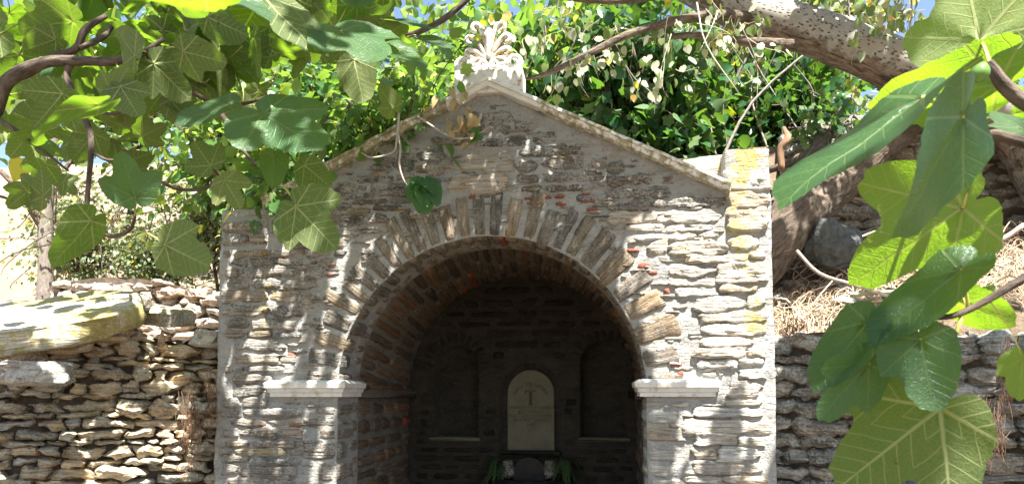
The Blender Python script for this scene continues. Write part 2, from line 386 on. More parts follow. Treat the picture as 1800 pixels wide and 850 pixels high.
M_grey = simple('blue_grey_rock', (.055, .062, .06), (.11, .115, .11), 22, .9, .03)

# ------------------------------------------------------------------ stones
def stone_sheet(wd, ht, d, seed, ex=(5, 3.5), res=.02, embed=.03, lam=.5, wob=.12, flat=.5):
    """one stone seen from its face: local x along, z up, -y outward; returns V (n,3), faces, co"""
    nx = int(np.clip(round(wd / res) + 2, 6, 22)); nz = int(np.clip(round(ht / res) + 3, 6, 14))
    e = lambda k: np.sign(k) * np.abs(k) ** .8
    s = e(np.linspace(-1, 1, nx)); t = e(np.linspace(-1, 1, nz)); S, T = np.meshgrid(s, t, indexing='ij')
    q = rnd.uniform(.02, .28); q2 = rnd.uniform(.02, .30); tp = rnd.uniform(-.28, .28); sk = rnd.uniform(-.35, .35) * ht
    X = S * wd / 2 * (1 - q * np.abs(T) ** 3); Z = T * ht / 2 * (1 - q2 * np.abs(S) ** 4) * (1 + tp * S)
    X = X + sk * T * .5
    X = X + wob * ht * fbm(S * 1.5 + seed, T * 2.2, seed * .7, 2, 3); Z = Z + wob * ht * fbm(S * wd / ht * .7 + seed, T * 1.3, seed * .3 + 9, 3, 8)
    prof = (np.clip(1 - np.abs(S) ** ex[0], 0, 1) * np.clip(1 - np.abs(T) ** ex[1], 0, 1)) ** flat
    sd = seed * 3.1
    n = lam * (.5 * fbm(X * 5 + sd, Z * 45, sd, 2, 1) + .5 * fbm(X * 13 + sd, Z * 70 + sd, 0, 2, 4)) + .35 * fbm(X * 9 + sd, Z * 12, sd, 2, 6)
    Y = -d * prof * (1 + n * .9) + embed * (1 - prof)
    V = np.stack([X, Y, Z], -1).reshape(-1, 3)
    co = np.stack([X + sd, Z + sd * .7, Y * 0 + sd], -1).reshape(-1, 3)
    F = [f[::-1] for f in gridf(nx, nz)]
    return V, F, co
def tintof(base, var=.18, warm=.08):
    k = 1 + rnd.uniform(-var, var); w_ = rnd.uniform(-warm, warm)
    return (base[0] * k * (1 + w_), base[1] * k, base[2] * k * (1 - w_))

def courses(x0, x1, z0, z1, hr, wr, gz, gx, ok, wave=.012, seed=0):
    out = []; z = z0
    while z < z1:
        h = rnd.uniform(*hr); x = x0 + rnd.uniform(-.1, .02) * 1
        while x < x1:
            wd = rnd.uniform(*wr) * (.6 + .4 * h / hr[1] + .2); hh = h * rnd.uniform(.80, 1.06)
            xa, xb = max(x, x0), min(x + wd, x1)
            zc = z + h / 2 + wave * float(vnoise((xa + xb) * 1.5, z * 3, 0, seed))
            if xb - xa > wr[0] * .45:
                for _ in range(4):
                    xc = (xa + xb) / 2
                    pts = [(xa, zc), (xb, zc), (xc, zc), (xa, zc + hh / 2), (xb, zc + hh / 2), (xa, zc - hh / 2), (xb, zc - hh / 2)]
                    if all(ok(*p) for p in pts): out.append((xc, zc, xb - xa, hh)); break
                    if not ok(xa, zc) or not ok(xa, zc - hh / 2) or not ok(xa, zc + hh / 2): xa += (xb - xa) * .3
                    if not ok(xb, zc) or not ok(xb, zc - hh / 2) or not ok(xb, zc + hh / 2): xb -= (xb - xa) * .3
                    if xb - xa < wr[0] * .4: break
            x += wd + rnd.uniform(*gx)
        z += h + rnd.uniform(*gz)
    return out

# ================================================================== GROUND
WL = ((-2.80, 5.36), (-4.75, 4.10))      # line of the left dry stone wall
WR = ((1.15, 5.44), (4.0, 4.30))         # line of the right retaining wall
def line_y(L, x): return L[0][1] + (L[1][1] - L[0][1]) * (x - L[0][0]) / (L[1][0] - L[0][0])
def ground_z(x, y):
    x, y = np.asarray(x, float), np.asarray(y, float)
    n = .05 * fbm(x * .8, y * .8, 0, 3, 2)
    lf = np.where(y > line_y(WL, x) + .35, 1.66 + .20 * (y - 5.5) + np.clip(y - 9, 0, 60) * .20 + n * 1.5, n * .3)
    by = line_y(WR, x) + .30
    rt = np.where(y > by, 1.93 + np.clip((y - by) / 1.75, 0, 1) * 1.0 + n, n * .3)
    rt = np.where(y > 7.35, 3.98 + .20 * (y - 7.35) + n, rt)
    md = np.where(y > 7.9, 2.55 + .24 * (y - 7.9) + n, n * .1)
    a = np.clip((-x - 2.75) / .15, 0, 1); b = np.clip((x - 1.10) / .15, 0, 1)
    z = md * (1 - a) * (1 - b) + lf * a + rt * b
    far = np.hypot(x, y); top = 17 + .02 * np.clip(far - 40, 0, 400) + 1.2 * fbm(x * .03, y * .03, 0, 3, 4)
    return np.minimum(z, top)
def spaced(c, n, step, grow, cnt): 
    a = [0.0]; s = step
    for i in range(cnt):
        a.append(a[-1] + s)
        if i > n: s *= grow
    return np.array(a)
gx = spaced(0, 45, .13, 1.17, 82); gx = np.concatenate([-gx[:0:-1], gx]) - .8
gy = np.concatenate([[-500, -200, -80, -30, -12, -6, -3, -1.5, 0, 1, 2, 2.8, 3.4], np.arange(3.8, 9.4, .11)]); e_ = spaced(0, 6, .3, 1.13, 55); gy = np.concatenate([gy, 9.4 + e_])
GX, GY = np.meshgrid(gx, gy, indexing='ij'); GZ = ground_z(GX, GY)
soil_dim = .75 * ((GX > -4.5) & (GX < 4.5) & (GY > -4) & (GY < 5.4)) + np.where((GX > 1.0) & (GY > 5.0) & (GY < 9), .85, 0) + np.where((GX > -2.7) & (GX < 1.1) & (GY > 5.6) & (GY < 8), 1.0, 0)  # bank soil; forecourt ground darkened to cut the light it bounces
mb = MB(); mb.add(np.stack([GX, GY, GZ], -1), [f[::-1] for f in gridf(len(gx), len(gy))], lich=np.clip(soil_dim, 0, 1).ravel())
tag(mb.build('ground', M_ground), kind='structure')

# ================================================================== FOUNTAIN HOUSE
CX, CZ, RI, YF = -0.80, 1.62, 1.10, 5.20
X0, X1 = -2.835, 1.165
APEX = 3.80; SLOPE = .49                                     # underside of the raking cornice
DEEP = 2.15
house = thing('fountain_house', 'gabled stone fountain house with a round arch and marble palmette on its roof', 'fountain house', (CX, YF, 0))
def roof_z(x): return APEX - .02 - SLOPE * abs(x - CX)
HL = CZ + math.pi * RI + CZ
def profile(s, off=0.0):
    """along the opening, from the left foot up over the arch to the right foot; off = outward offset"""
    s = np.asarray(s, float); r = RI + off; a = np.clip((s - CZ) / RI, 0, math.pi)
    x = CX - r * np.cos(a); z = CZ + r * np.sin(a)
    z = np.where(s < CZ, s, np.where(s > CZ + math.pi * RI, HL - s, z))
    return x, z, -np.cos(a), np.sin(a)
def arch_dist(x, z):
    if z < CZ: return abs(x - CX) - RI
    return math.hypot(x - CX, z - CZ) - RI
def zone_lich(x, z):
    x, z = np.asarray(x, float), np.asarray(z, float)
    a = np.exp(-((x - .99 + .06 * np.sin(z * 5)) / .16) ** 2) * np.clip((z - 1.75) / .3, 0, 1) * (.64 + .14 * np.sin(z * 7.3) * np.sin(z * 3.1 + 1))
    a = np.maximum(a, .50 * np.exp(-((x - .98) / .14) ** 2 - ((z - 3.12) / .13) ** 2))
    b = np.exp(-((x + 2.46) / .12) ** 2) * np.clip((z - 1.9) / .2, 0, 1) * np.clip((3.0 - z) / .3, 0, 1) * .55
    return np.maximum(a, b)

# --- masonry core: closes the back, the sides and the roof of the building
mb = MB()
pts = [(X0 + .03, 0), (X0 + .03, 2.90), (-2.5, 2.96), (CX, APEX + .02), (.86, 3.0), (X1 - .03, 3.2), (X1 - .03, 0)]
n = len(pts); V = [(x, YF + .06, z) for x, z in pts] + [(x, YF + DEEP + .5, z) for x, z in pts]
F = [(i, i + n, (i + 1) % n + n, (i + 1) % n) for i in range(n - 1)] + [tuple(range(2 * n - 1, n - 1, -1))]
mb.add(V, F)
part(mb, 'masonry_core', M_mortar, house, False)

# --- front wall: mortar between the stones, with the opening left out
cell = .022; xs = np.arange(X0 + .012, X1, cell); zs = np.arange(0, 3.9, cell); XX, ZZ = np.meshgrid(xs, zs, indexing='ij')
YY = YF - .016 * fbm(XX * 7, ZZ * 11, 0, 3, 5) - .006 * fbm(XX * 25, ZZ * 40, 0, 2, 9)
keep = np.zeros(XX.shape, bool)
AD = np.where(ZZ < CZ, np.abs(XX - CX) - RI, np.hypot(XX - CX, ZZ - CZ) - RI)
keep = (AD > .05) & (ZZ < APEX + .065 - SLOPE * np.abs(XX - CX))
mb = MB(); nz = len(zs); F = []
for i in range(len(xs) - 1):
    for j in range(nz - 1):
        if keep[i, j] and keep[i + 1, j] and keep[i, j + 1] and keep[i + 1, j + 1]:
            F.append((i * nz + j, (i + 1) * nz + j, (i + 1) * nz + j + 1, i * nz + j + 1))
mb.add(np.stack([XX, YY, ZZ], -1), F, lich=zone_lich(XX, ZZ).ravel() * .8)
part(mb, 'wall', M_mortar, house, origin=(CX, YF, 0))

# --- mortar of the arch ring and reveal (front face, arris, then the reveal going in)
REV = .46
ss = np.arange(0, HL + .01, .03); qs = np.concatenate([np.linspace(.16, .012, 7), [.003], np.linspace(.0, REV, 16)])
dep = np.concatenate([np.full(7, -.004), [.003], np.linspace(.012, REV, 16)])
px_, pz_, nx_, nz_ = profile(ss)
S2, K2 = np.meshgrid(np.arange(len(ss)), np.arange(len(qs)), indexing='ij')
off = np.where(K2 < 8, qs[K2], .012) + .007 * fbm(S2 * .25, dep[K2] * 18, 0, 3, 12)
wx = px_[S2] + nx_[S2] * off; wz = pz_[S2] + nz_[S2] * off
wy = YF + dep[K2] - np.where(K2 < 8, .008 * fbm(wx * 9, wz * 9, 1, 3, 5), 0)
mb = MB(); mb.add(np.stack([wx, wy, wz], -1), [f[::-1] for f in gridf(len(ss), len(qs))])
part(mb, 'arch_reveal', M_mortar, house, origin=(CX, YF, CZ))

# --- stones bent round the arris: voussoirs of the arch, quoins of the piers
def bent_stone(s0, s1, lf, ls, seed, tint, d=.012, lich=0):
    n_s = max(5, int((s1 - s0) / .02) + 3); n_t = 14
    e = lambda k: np.sign(k) * np.abs(k) ** .75
    U, W = np.meshgrid(e(np.linspace(-1, 1, n_s)), np.linspace(0, 1, n_t), indexing='ij')
    t = W * (lf + ls)
    ed = .10 * fbm(t * 9 + seed, U * .6, seed, 2, 2)
    s = (s0 + s1) / 2 + (s1 - s0) / 2 * U * (1 + ed - .12 * (2 * W - 1) ** 4) + .010 * fbm(t * 7, seed, 0, 2, 3)
    ends = np.clip(1 - np.abs(2 * W - 1) ** 14, 0, 1); prof = (ends * np.clip(1 - np.abs(U) ** 5, 0, 1)) ** .35
    n_ = fbm(t * 5 + seed, U * 4, seed, 3, 4) * .8
    h = d * prof * (1 + n_) - .018 * (1 - prof)
    rr = .03
    off = np.clip(lf - t, 0, None); dep = np.clip(t - lf, 0, None)
    c = np.clip(1 - np.abs(t - lf) / rr, 0, 1) * .35 * rr
    x, z, nx, nz = profile(s)
    onf = 1 / (1 + np.exp((t - lf) / .008))
    o = off - h * (1 - onf) + c + .004
    V = np.stack([x + nx * o, YF + dep - h * onf + c * .5, z + nz * o], -1)
    co = np.stack([t + seed, s * 1.0 + seed, U * 0 + seed], -1)
    mb = MB(); mb.add(V, [f[::-1] for f in gridf(n_s, n_t)], 0, tint, co, lich)
    return mb
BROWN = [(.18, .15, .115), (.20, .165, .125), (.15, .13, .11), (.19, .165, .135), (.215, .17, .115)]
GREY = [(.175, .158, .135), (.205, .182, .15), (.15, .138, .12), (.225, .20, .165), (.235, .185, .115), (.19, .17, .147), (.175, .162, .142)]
PALE_LIT = [(.46, .425, .37), (.38, .345, .29), (.52, .485, .42), (.42, .365, .28), (.49, .46, .41)]  # pale tints of the sunlit right side; sunlight put into the stone colour
s = CZ + .04; k = 0
while s < CZ + math.pi * RI - .05:
    a = (s - CZ) / RI; wd = rnd.uniform(.075, .115)
    if .72 < a / math.pi < .95: wd = rnd.uniform(.09, .17)
    lf = rnd.uniform(.24, .36) * (1.12 if .3 < a / math.pi < .7 else 1)
    vs = bent_stone(s, s + wd, lf, rnd.uniform(.16, .34), k * 1.7 + 3, tuple(c_ * .84 for c_ in tintof(rnd.choice(BROWN), .25)), .018)
    part(vs, 'voussoir', M_vous, house); s += wd + rnd.uniform(.010, .03); k += 1
for side in (0, 1):
    z = .0
    while z < 1.53:
        h = rnd.uniform(.06, .15); lf = rnd.uniform(.16, .30)
        if z + h > 1.54: h = 1.54 - z
        if h > .03:
            sa, sb = (z, z + h) if side == 0 else (HL - z - h, HL - z)
            part(bent_stone(sa, sb, lf, rnd.uniform(.2, .4), k * 1.7, tintof(rnd.choice(BROWN if side == 0 else PALE_LIT)), .012), 'quoin', M_stone, house); k += 1
        z += h + rnd.uniform(.01, .03)
# soffit stones deeper in the reveal
s = .1
while s < HL - .1:
    wd = rnd.uniform(.06, .11); y0 = rnd.uniform(.27, .33); V, Fc, co = stone_sheet(REV - y0, wd, .010, k, (6, 5), .03, .02)
    sm = s + wd / 2 + V[:, 2]; x, zz, nx, nzz = profile(sm); o = .012 + V[:, 1]
    W = np.stack([x + nx * o, YF + (y0 + REV) / 2 + V[:, 0], zz + nzz * o], -1)
    mb = MB(); mb.add(W, [f[::-1] for f in Fc], 0, tintof(rnd.choice(BROWN)), co); part(mb, 'soffit_stone', M_stone, house); k += 1
    s += wd + rnd.uniform(.02, .05)
# one orange brick in the crown of the arch
part(bent_stone(CZ + math.pi * RI / 2 + .04, CZ + math.pi * RI / 2 + .115, .02, .3, 91, (.42, .15, .05), .016), 'brick', M_brick, house)

# --- vault behind the reveal: mortar skin with long slabs laid askew
ss = np.arange(0, HL + .01, .04); ys = np.linspace(REV - .01, DEEP + .05, 40); S2, Y2 = np.meshgrid(ss, ys, indexing='ij')
def vault_pt(s, y, off):
    x, z, nx, nz = profile(s); return np.stack([x + nx * off, YF + y, z + nz * off], -1)
mb = MB(); mb.add(vault_pt(S2, Y2, .045 + .012 * fbm(S2 * 8, Y2 * 8, 0, 3, 2)), [f[::-1] for f in gridf(len(ss), len(ys))])
# step between reveal and vault
st = vault_pt(np.stack([ss, ss], 1), np.full((len(ss), 2), REV), np.tile([.004, .07], (len(ss), 1)))
mb.add(st, gridf(len(ss), 2)); part(mb, 'vault', M_mortar_vault, house, origin=(CX, YF, CZ))
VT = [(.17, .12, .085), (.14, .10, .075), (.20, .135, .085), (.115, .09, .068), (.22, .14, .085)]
s = .05
while s < HL - .08:
    arc = CZ < s < CZ + math.pi * RI
    wd = rnd.uniform(.055, .10) if arc else rnd.uniform(.07, .16)
    cuts = [REV + rnd.uniform(.02, .10)]
    while cuts[-1] < DEEP - .12: cuts.append(cuts[-1] + (rnd.uniform(.45, .95) if arc else rnd.uniform(.25, .6)))
    cuts[-1] = DEEP
    for y0, y1 in zip(cuts[:-1], cuts[1:]):
        L = y1 - y0 - rnd.uniform(.02, .06)
        if L < .1: continue
        V, Fc, co = stone_sheet(L, wd, rnd.uniform(.012, .035), k, (9, 4), .05, .02, wob=.16); k += 1
        y = (y0 + y1) / 2 + V[:, 0]; a = (s - CZ) / RI
        skew = -.085 * (y - REV) if arc else 0
        W = vault_pt(s + wd / 2 + V[:, 2] + skew, y, .045 + V[:, 1])
        red = rnd.random() < .04
        mb = MB(); mb.add(W, [f[::-1] for f in Fc], 0, (.30, .09, .05) if red else tintof(rnd.choice(VT), .25), co)
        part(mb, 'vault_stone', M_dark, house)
    s += wd + rnd.uniform(.012, .035)
# springing slabs that project inside the vault
for sgn in (-1, 1):
    mb = MB(); x = CX + sgn * (RI + .05)
    box(mb, (min(x, x - sgn * .10), YF + REV + .05, 1.55), (max(x, x - sgn * .10), YF + DEEP - .02, 1.63), bev=.012, tint=(.13, .10, .08)); part(mb, 'springer', M_dark, house)

# --- back wall with three niches
YB = YF + DEEP
def bx(px): return at(px, 690, YB)[0]
def bz(px, py): return at(px, py, YB)[2]
NI = []                                                   # centre x, half width, sill z, spring z, depth
for (a, b, top, bot, dp) in ((762, 840, 605, 768, .24), (1022, 1102, 600, 769, .24), (882, 984, 640, 800, .07)):
    xa, xb = bx(a), bx(b); r = (xb - xa) / 2; NI.append(((xa + xb) / 2, r, bz(a, bot), bz(a, top) - r, dp))
cb = .02; xs = np.arange(CX - 1.25, CX + 1.26, cb); zs = np.arange(0, 2.85, cb); XX, ZZ = np.meshgrid(xs, zs, indexing='ij')
YY = YB - .012 * fbm(XX * 6, ZZ * 10, 0, 3, 15)
for cx_, r_, z0, z1, dp in NI:
    ins = (np.abs(XX - cx_) < r_) & (ZZ > z0) & (ZZ < z1) | (np.hypot(XX - cx_, ZZ - z1) < r_) & (ZZ >= z1)
    YY = np.where(ins, YY + dp, YY)
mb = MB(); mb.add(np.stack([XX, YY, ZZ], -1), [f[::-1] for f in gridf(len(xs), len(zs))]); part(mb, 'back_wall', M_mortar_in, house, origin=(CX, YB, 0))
def nd(x, z):
    d = 9
    for cx_, r_, z0, z1, dp in NI:
        if z > z1: e1 = math.hypot(x - cx_, z - z1) - r_
        elif z > z0: e1 = abs(x - cx_) - r_
        else: e1 = max(z0 - z, abs(x - cx_) - r_)
        d = min(d, e1)
    return d
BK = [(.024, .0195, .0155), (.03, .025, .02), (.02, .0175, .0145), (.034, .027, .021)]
okb = lambda x, z: nd(x, z) > (.13 if z > 1.6 else .03) and math.hypot(x - CX, max(0, z - CZ)) < RI + .02
for (x, z, wd, ht) in courses(CX - 1.12, CX + 1.12, .55, 2.7, (.05, .10), (.14, .42), (.012, .03), (.012, .04), okb):
    V, Fc, co = stone_sheet(wd, ht, .016, k, res=.05, embed=.02); k += 1
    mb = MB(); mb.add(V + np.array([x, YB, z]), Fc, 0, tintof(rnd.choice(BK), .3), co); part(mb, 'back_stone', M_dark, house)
for cx_, r_, z0, z1, dp in NI[:2]:
    for j in range(13):
        a = math.pi * (j + .5) / 13; V, Fc, co = stone_sheet(.11, .05, .016, k, res=.05, embed=.02); k += 1
        ca, sa = math.cos(a), math.sin(a); u = V[:, 0] + r_ + .07
        mb = MB(); mb.add(np.stack([cx_ + u * ca - V[:, 2] * sa, YB + V[:, 1], z1 + u * sa + V[:, 2] * ca], -1), Fc, 0, tintof(rnd.choice(BK), .3), co)
        part(mb, 'niche_voussoir', M_dark, house)
    mb = MB(); box(mb, (cx_ - r_ - .03, YB - .05, z0 - .032), (cx_ + r_ + .03, YB + .2, z0 + .002), bev=.006, tint=(.42, .40, .34)); part(mb, 'ledge', M_plaque, house)
# inscribed plaque in the middle niche
cx_, r_, z0, z1, dp = NI[2]; r2 = r_ - .055; pl = thing_pl = None
out = [(cx_ - r2, z0 + .02)] + [(cx_ - r2 * math.cos(a), z1 + r2 * math.sin(a)) for a in np.linspace(0, math.pi, 22)] + [(cx_ + r2, z0 + .02)]
nn = len(out); b = .008
ins = [(cx_ + (x - cx_) * (1 - b / r2), z0 + .02 + (z - z0 - .02) * .985 + b) for x, z in out]
V = [(x, YB + dp - .002, z) for x, z in out] + [(x, YB + .022, z) for x, z in out] + [(x, YB + .014, z) for x, z in ins]
F = [(i, (i + 1) % nn, (i + 1) % nn + nn, i + nn) for i in range(nn)] + [(i + nn, (i + 1) % nn + nn, (i + 1) % nn + 2 * nn, i + 2 * nn) for i in range(nn)] + [tuple(range(2 * nn, 3 * nn))]
mb = MB(); mb.add(V, F); plaque = part(mb, 'plaque', M_plaque, house, False, origin=(cx_, YB, z1))
def letters(txt, x, z, size, parent, rot=0.0):
    cu = bpy.data.curves.new('t', 'FONT'); cu.body = txt; cu.size = size; cu.align_x = 'CENTER'; cu.extrude = .002; cu.resolution_u = 2
    o = bpy.data.objects.new('t', cu); COL.objects.link(o); bpy.context.view_layer.update()
    me = bpy.data.meshes.new_from_object(o.evaluated_get(bpy.context.evaluated_depsgraph_get())); bpy.data.objects.remove(o); bpy.data.curves.remove(cu)
    l = bpy.data.objects.new('lettering', me); COL.objects.link(l); me.materials.clear(); me.materials.append(M_letters)
    l.parent = parent; l.rotation_euler = (R(90), rot, 0); l.location = Vector((x, YB + .0125, z)) - wloc(parent)
pz = lambda py: bz(930, py)
for txt, py, sz in (('ΕΜΜΑΝΟΥΗΛ Ε ΜΑΡΚΟΥ', 718, .040), ('ΚΑΣΤΑΝΙΑΣ', 725.5, .044), ('ΑΝΑΣΤΑΣΙΟΣ ΕΥΘΥΜΙΟΥ', 732.5, .040), ('ΚΑΡΑΝΤΖΑΝΗΣ', 740, .046), ('1963', 748.5, .045)):
    letters(txt, cx_, pz(py), sz, plaque)
for j, ch in enumerate('ΔΩΡΕΑ ΤΩΝ ΑΔΕΛΦΩΝ'):
    a = R(62 - 124 * j / 16)
    if ch != ' ': letters(ch, cx_ - .165 * math.sin(a), pz(706) + .165 * math.cos(a), .042, plaque, -a)
mb = MB()
box(mb, (cx_ - .06, YB + .007, pz(687)), (cx_ + .05, YB + .013, pz(685.5)), 0); box(mb, (cx_ - .018, YB + .007, pz(710)), (cx_ + .012, YB + .012, pz(688)), 0)
box(mb, (cx_ - .06, YB + .007, pz(691)), (cx_ - .045, YB + .012, pz(687)), 0); box(mb, (cx_ - .03, YB + .007, pz(711.5)), (cx_ + .024, YB + .013, pz(710.2)), 0)
part(mb, 'emblem', M_letters, plaque, False)

# --- coursed stones of the front
okw = lambda x, z: arch_dist(x, z) > (.33 if z > CZ + .15 else .27 if z > 1.7 else .24) and z < roof_z(x) - .045 and (-2.46 if z > 2.70 else X0 + .008) < x < (.872 if z > 2.72 else X1 - .006) and not (-1.13 < x < -.60 and 3.0 < z < 3.37) and not (1.50 < z < 1.70 and (x < -1.86 and x > -2.4 or x > .26 and x < .76))
FRONT = []
for (x0, x1, z0, z1, hr, wr, gz, gx) in ((X0, -1.35, .75, 3.4, (.045, .10), (.14, .46), (.0, .010), (.004, .03)),
                                         (-1.35, .05, 2.95, 3.8, (.040, .088), (.12, .46), (.004, .022), (.01, .06)),
                                         (.05, X1, .75, 3.4, (.05, .12), (.25, .62), (.0, .003), (.0, .008))):
    FRONT += courses(x0, x1, z0, z1, hr, wr, gz, gx, okw, .02)
FRONT += [(*at(844, 287, YF)[[0, 2]], .46, .125), (*at(842, 322, YF)[[0, 2]], .43, .135)]
big2 = FRONT[-2:]; FRONT = big2 + FRONT[:-2]; rest_front = MB(); print('front stones', len(FRONT))
for q_, (x, z, wd, ht) in enumerate(FRONT):
    right = x > .2; base = rnd.choice(PALE_LIT if right and z < 2.9 else GREY)
    big = ht > .12 and abs(x + .85) < .1
    if big: base = (.33, .28, .22)
    V, Fc, co = stone_sheet(wd * 1.05, ht * 1.10, rnd.uniform(.006, .014) if not right else rnd.uniform(.010, .022), k, (7, 4.5), .022 if not right else .014, .012, .6 if not right else 1.25, .34 if z > 2.9 else .26, .2); k += 1
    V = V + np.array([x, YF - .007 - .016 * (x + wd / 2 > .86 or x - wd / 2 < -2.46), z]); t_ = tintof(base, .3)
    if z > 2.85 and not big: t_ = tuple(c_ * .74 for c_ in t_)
    if q_ >= 299: rest_front.add(V, Fc, 0, t_, co, zone_lich(V[:, 0], V[:, 2])); continue
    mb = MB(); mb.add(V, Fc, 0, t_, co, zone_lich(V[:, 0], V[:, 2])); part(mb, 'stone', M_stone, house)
if rest_front.n: part(rest_front, 'rubble_stones', M_stone, house)['kind'] = 'stuff'
# thin chips and pinnings pressed into the joints
mb = MB(); nchip = 0
while nchip < 420:
    x, z = rnd.uniform(-2.42, .84), rnd.uniform(.7, 3.75)
    if z > roof_z(x) - .04 or arch_dist(x, z) < .10 or (1.54 < z < 1.72): continue
    V, Fc, co = stone_sheet(rnd.uniform(.03, .16), rnd.uniform(.010, .028), rnd.uniform(.006, .014), k + nchip * 1.1, (5, 4), .03, .01, .6, .5, .25); nchip += 1
    V = V + np.array([x, YF - .007, z]); mb.add(V, Fc, 0, tintof(rnd.choice(PALE_LIT if x > .25 and z < 2.9 else GREY), .35), co, zone_lich(V[:, 0], V[:, 2]))
part(mb, 'stone_chips', M_stone, house)['kind'] = 'stuff'
# brick chips
for (px, py, wp, hp) in ((930, 349, 26, 8), (958, 346, 26, 8), (983, 345, 22, 8), (940, 357, 36, 8), (986, 358, 24, 10), (1033, 353, 34, 12), (1041, 368, 26, 9), (1113, 440, 26, 9),
                         (1131, 467, 26, 16), (1147, 479, 24, 10), (1173, 513, 13, 17), (1178, 571, 38, 24), (1189, 641, 26, 12), (1196, 656, 14, 14), (582, 468, 16, 9), (581, 483, 18, 8),
                         (512, 625, 22, 14), (518, 748, 30, 6), (720, 648, 0, 0), (1030, 341, 20, 7), (640, 600, 0, 0), (830, 346, 18, 10), (458, 607, 24, 9)):
    if not wp: continue
    x, _, z = at(px, py, YF); V, Fc, co = stone_sheet(wp / 243 * .9, hp / 243 * .85, .016, k, res=.02, embed=.02, wob=.2); k += 1
    mb = MB(); mb.add(V + np.array([x, YF, z]), Fc, 0, (1, 1, 1), co); part(mb, 'brick', M_brick, house)

# --- corner pilasters, each with its own stones
for (xa, xb, zt, pr, cols) in ((X0, -2.47, 2.97, .014, GREY), (.865, X1, 3.285, .016, PALE_LIT)):
    mb = MB(); nx_, nz_ = 16, 130
    U = np.concatenate([[0, 0], np.linspace(0, 1, nx_), [1, 1]]); D = np.concatenate([[.4, .05], np.full(nx_, 0), [.05, .4]])
    zz = np.linspace(0, zt, nz_); A, B = np.meshgrid(np.arange(len(U)), zz, indexing='ij')
    rndc = .008 * ((A <= 2) | (A >= len(U) - 3))
    X = xa + (xb - xa) * U[A] + .010 * fbm(B * 9, D[A] * 9, xa, 3, 3); Y = YF - pr + D[A] + rndc + .012 * fbm(X * 9, B * 12, 0, 3, 4)
    V = np.stack([X, Y, B], -1); li = zone_lich(X, B)
    mb.add(V, [f[::-1] for f in gridf(len(U), nz_)][::1], lich=li.ravel())
    for a_ in (0,):                                       # top bed
        tx = np.linspace(xa, xb, 8); ty = np.linspace(YF - pr + .01, YF + .45, 8); TX, TY = np.meshgrid(tx, ty, indexing='ij')
        mb.add(np.stack([TX, TY, zt + .012 * fbm(TX * 9, TY * 9, 0, 2, 6)], -1), [f[::-1] for f in gridf(8, 8)][::-1], lich=.35)
    pil = part(mb, 'pilaster', M_mortar, house, origin=((xa + xb) / 2, YF, 0))
    cs = courses(xa + .01, xb - .005, 2.70, zt - .01, (.08, .20), (.26, .40), (.0, .004), (.0, .008), lambda x, z: xa + .004 < x < xb - .004 and z < zt - .003, .006)
    for (x, z, wd, ht) in cs:
        V, Fc, co = stone_sheet(wd * 1.04, ht * 1.14, rnd.uniform(.012, .026), k, (10, 7), .016, .012, 1.2, .16, .2); k += 1
        V = V + np.array([x, YF - pr - .006, z])
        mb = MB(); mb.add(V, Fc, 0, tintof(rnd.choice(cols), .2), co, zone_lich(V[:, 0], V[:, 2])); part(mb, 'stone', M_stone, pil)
# stone top course behind the right end of the cornice
mb = MB(); V, Fc, co = stone_sheet(.84, .34, .03, 500, (8, 6), .03, .05, .4, .05); V = V + np.array([.71, YF + .20, 3.145])
mb.add(V, Fc, 0, (.46, .42, .35), co, .5); tx = np.linspace(.31, 1.11, 8); ty = np.linspace(YF + .195, YF + .8, 8); TX, TY = np.meshgrid(tx, ty, indexing='ij')
mb.add(np.stack([TX, TY, 3.302 + .01 * fbm(TX * 9, TY * 9, 0, 2, 6)], -1), [f[::-1] for f in gridf(8, 8)][::-1], 0, (.46, .42, .35), None, .4)
part(mb, 'coping_stone', M_stone, house)

# --- raking cornice in lengths of weathered marble
def cornice_piece(sgn, u0, u1, lich):
    sect = [(.0, .02), (-.075, .02), (-.083, .025), (-.088, .054), (-.104, .059), (-.107, .076), (-.085, .088), (.30, .098)]   # y, height above the wall edge
    n_u = max(4, int((u1 - u0) / .05)); us = np.linspace(u0, u1, n_u); V = []; L = []
    for u in us:
        for (dy, dz) in sect:
            x = CX + sgn * u; z = APEX - SLOPE * u + dz * 1.02
            V.append((x + .003 * float(vnoise(u * 30, dz * 50, 0, 3)), YF + dy + .006 * float(vnoise(u * 14, dz * 40, 0, 4)), z + .005 * float(vnoise(u * 17, dz * 30, dy * 9, 5)) - .02))
            L.append(lich if u > .28 else .05)
    F = gridf(n_u, len(sect)); m_ = len(sect)
    F += [tuple(range(m_))[::-1], tuple(range((n_u - 1) * m_, n_u * m_))]
    if sgn < 0: F = [f[::-1] for f in F]
    mb = MB(); mb.add(V, F, lich=np.array(L)); return mb
for sgn, cuts, li in ((1, (.0, .37, 1.02, 1.69), .52), (-1, (.0, .30, .95, 1.68), .66)):
    for u0, u1 in zip(cuts[:-1], cuts[1:]): part(cornice_piece(sgn, u0 + (.0015 if u0 else .0), u1 - .0015, li * (1.0 if u0 > .2 else .2)), 'cornice_block', M_cornice, house, False)

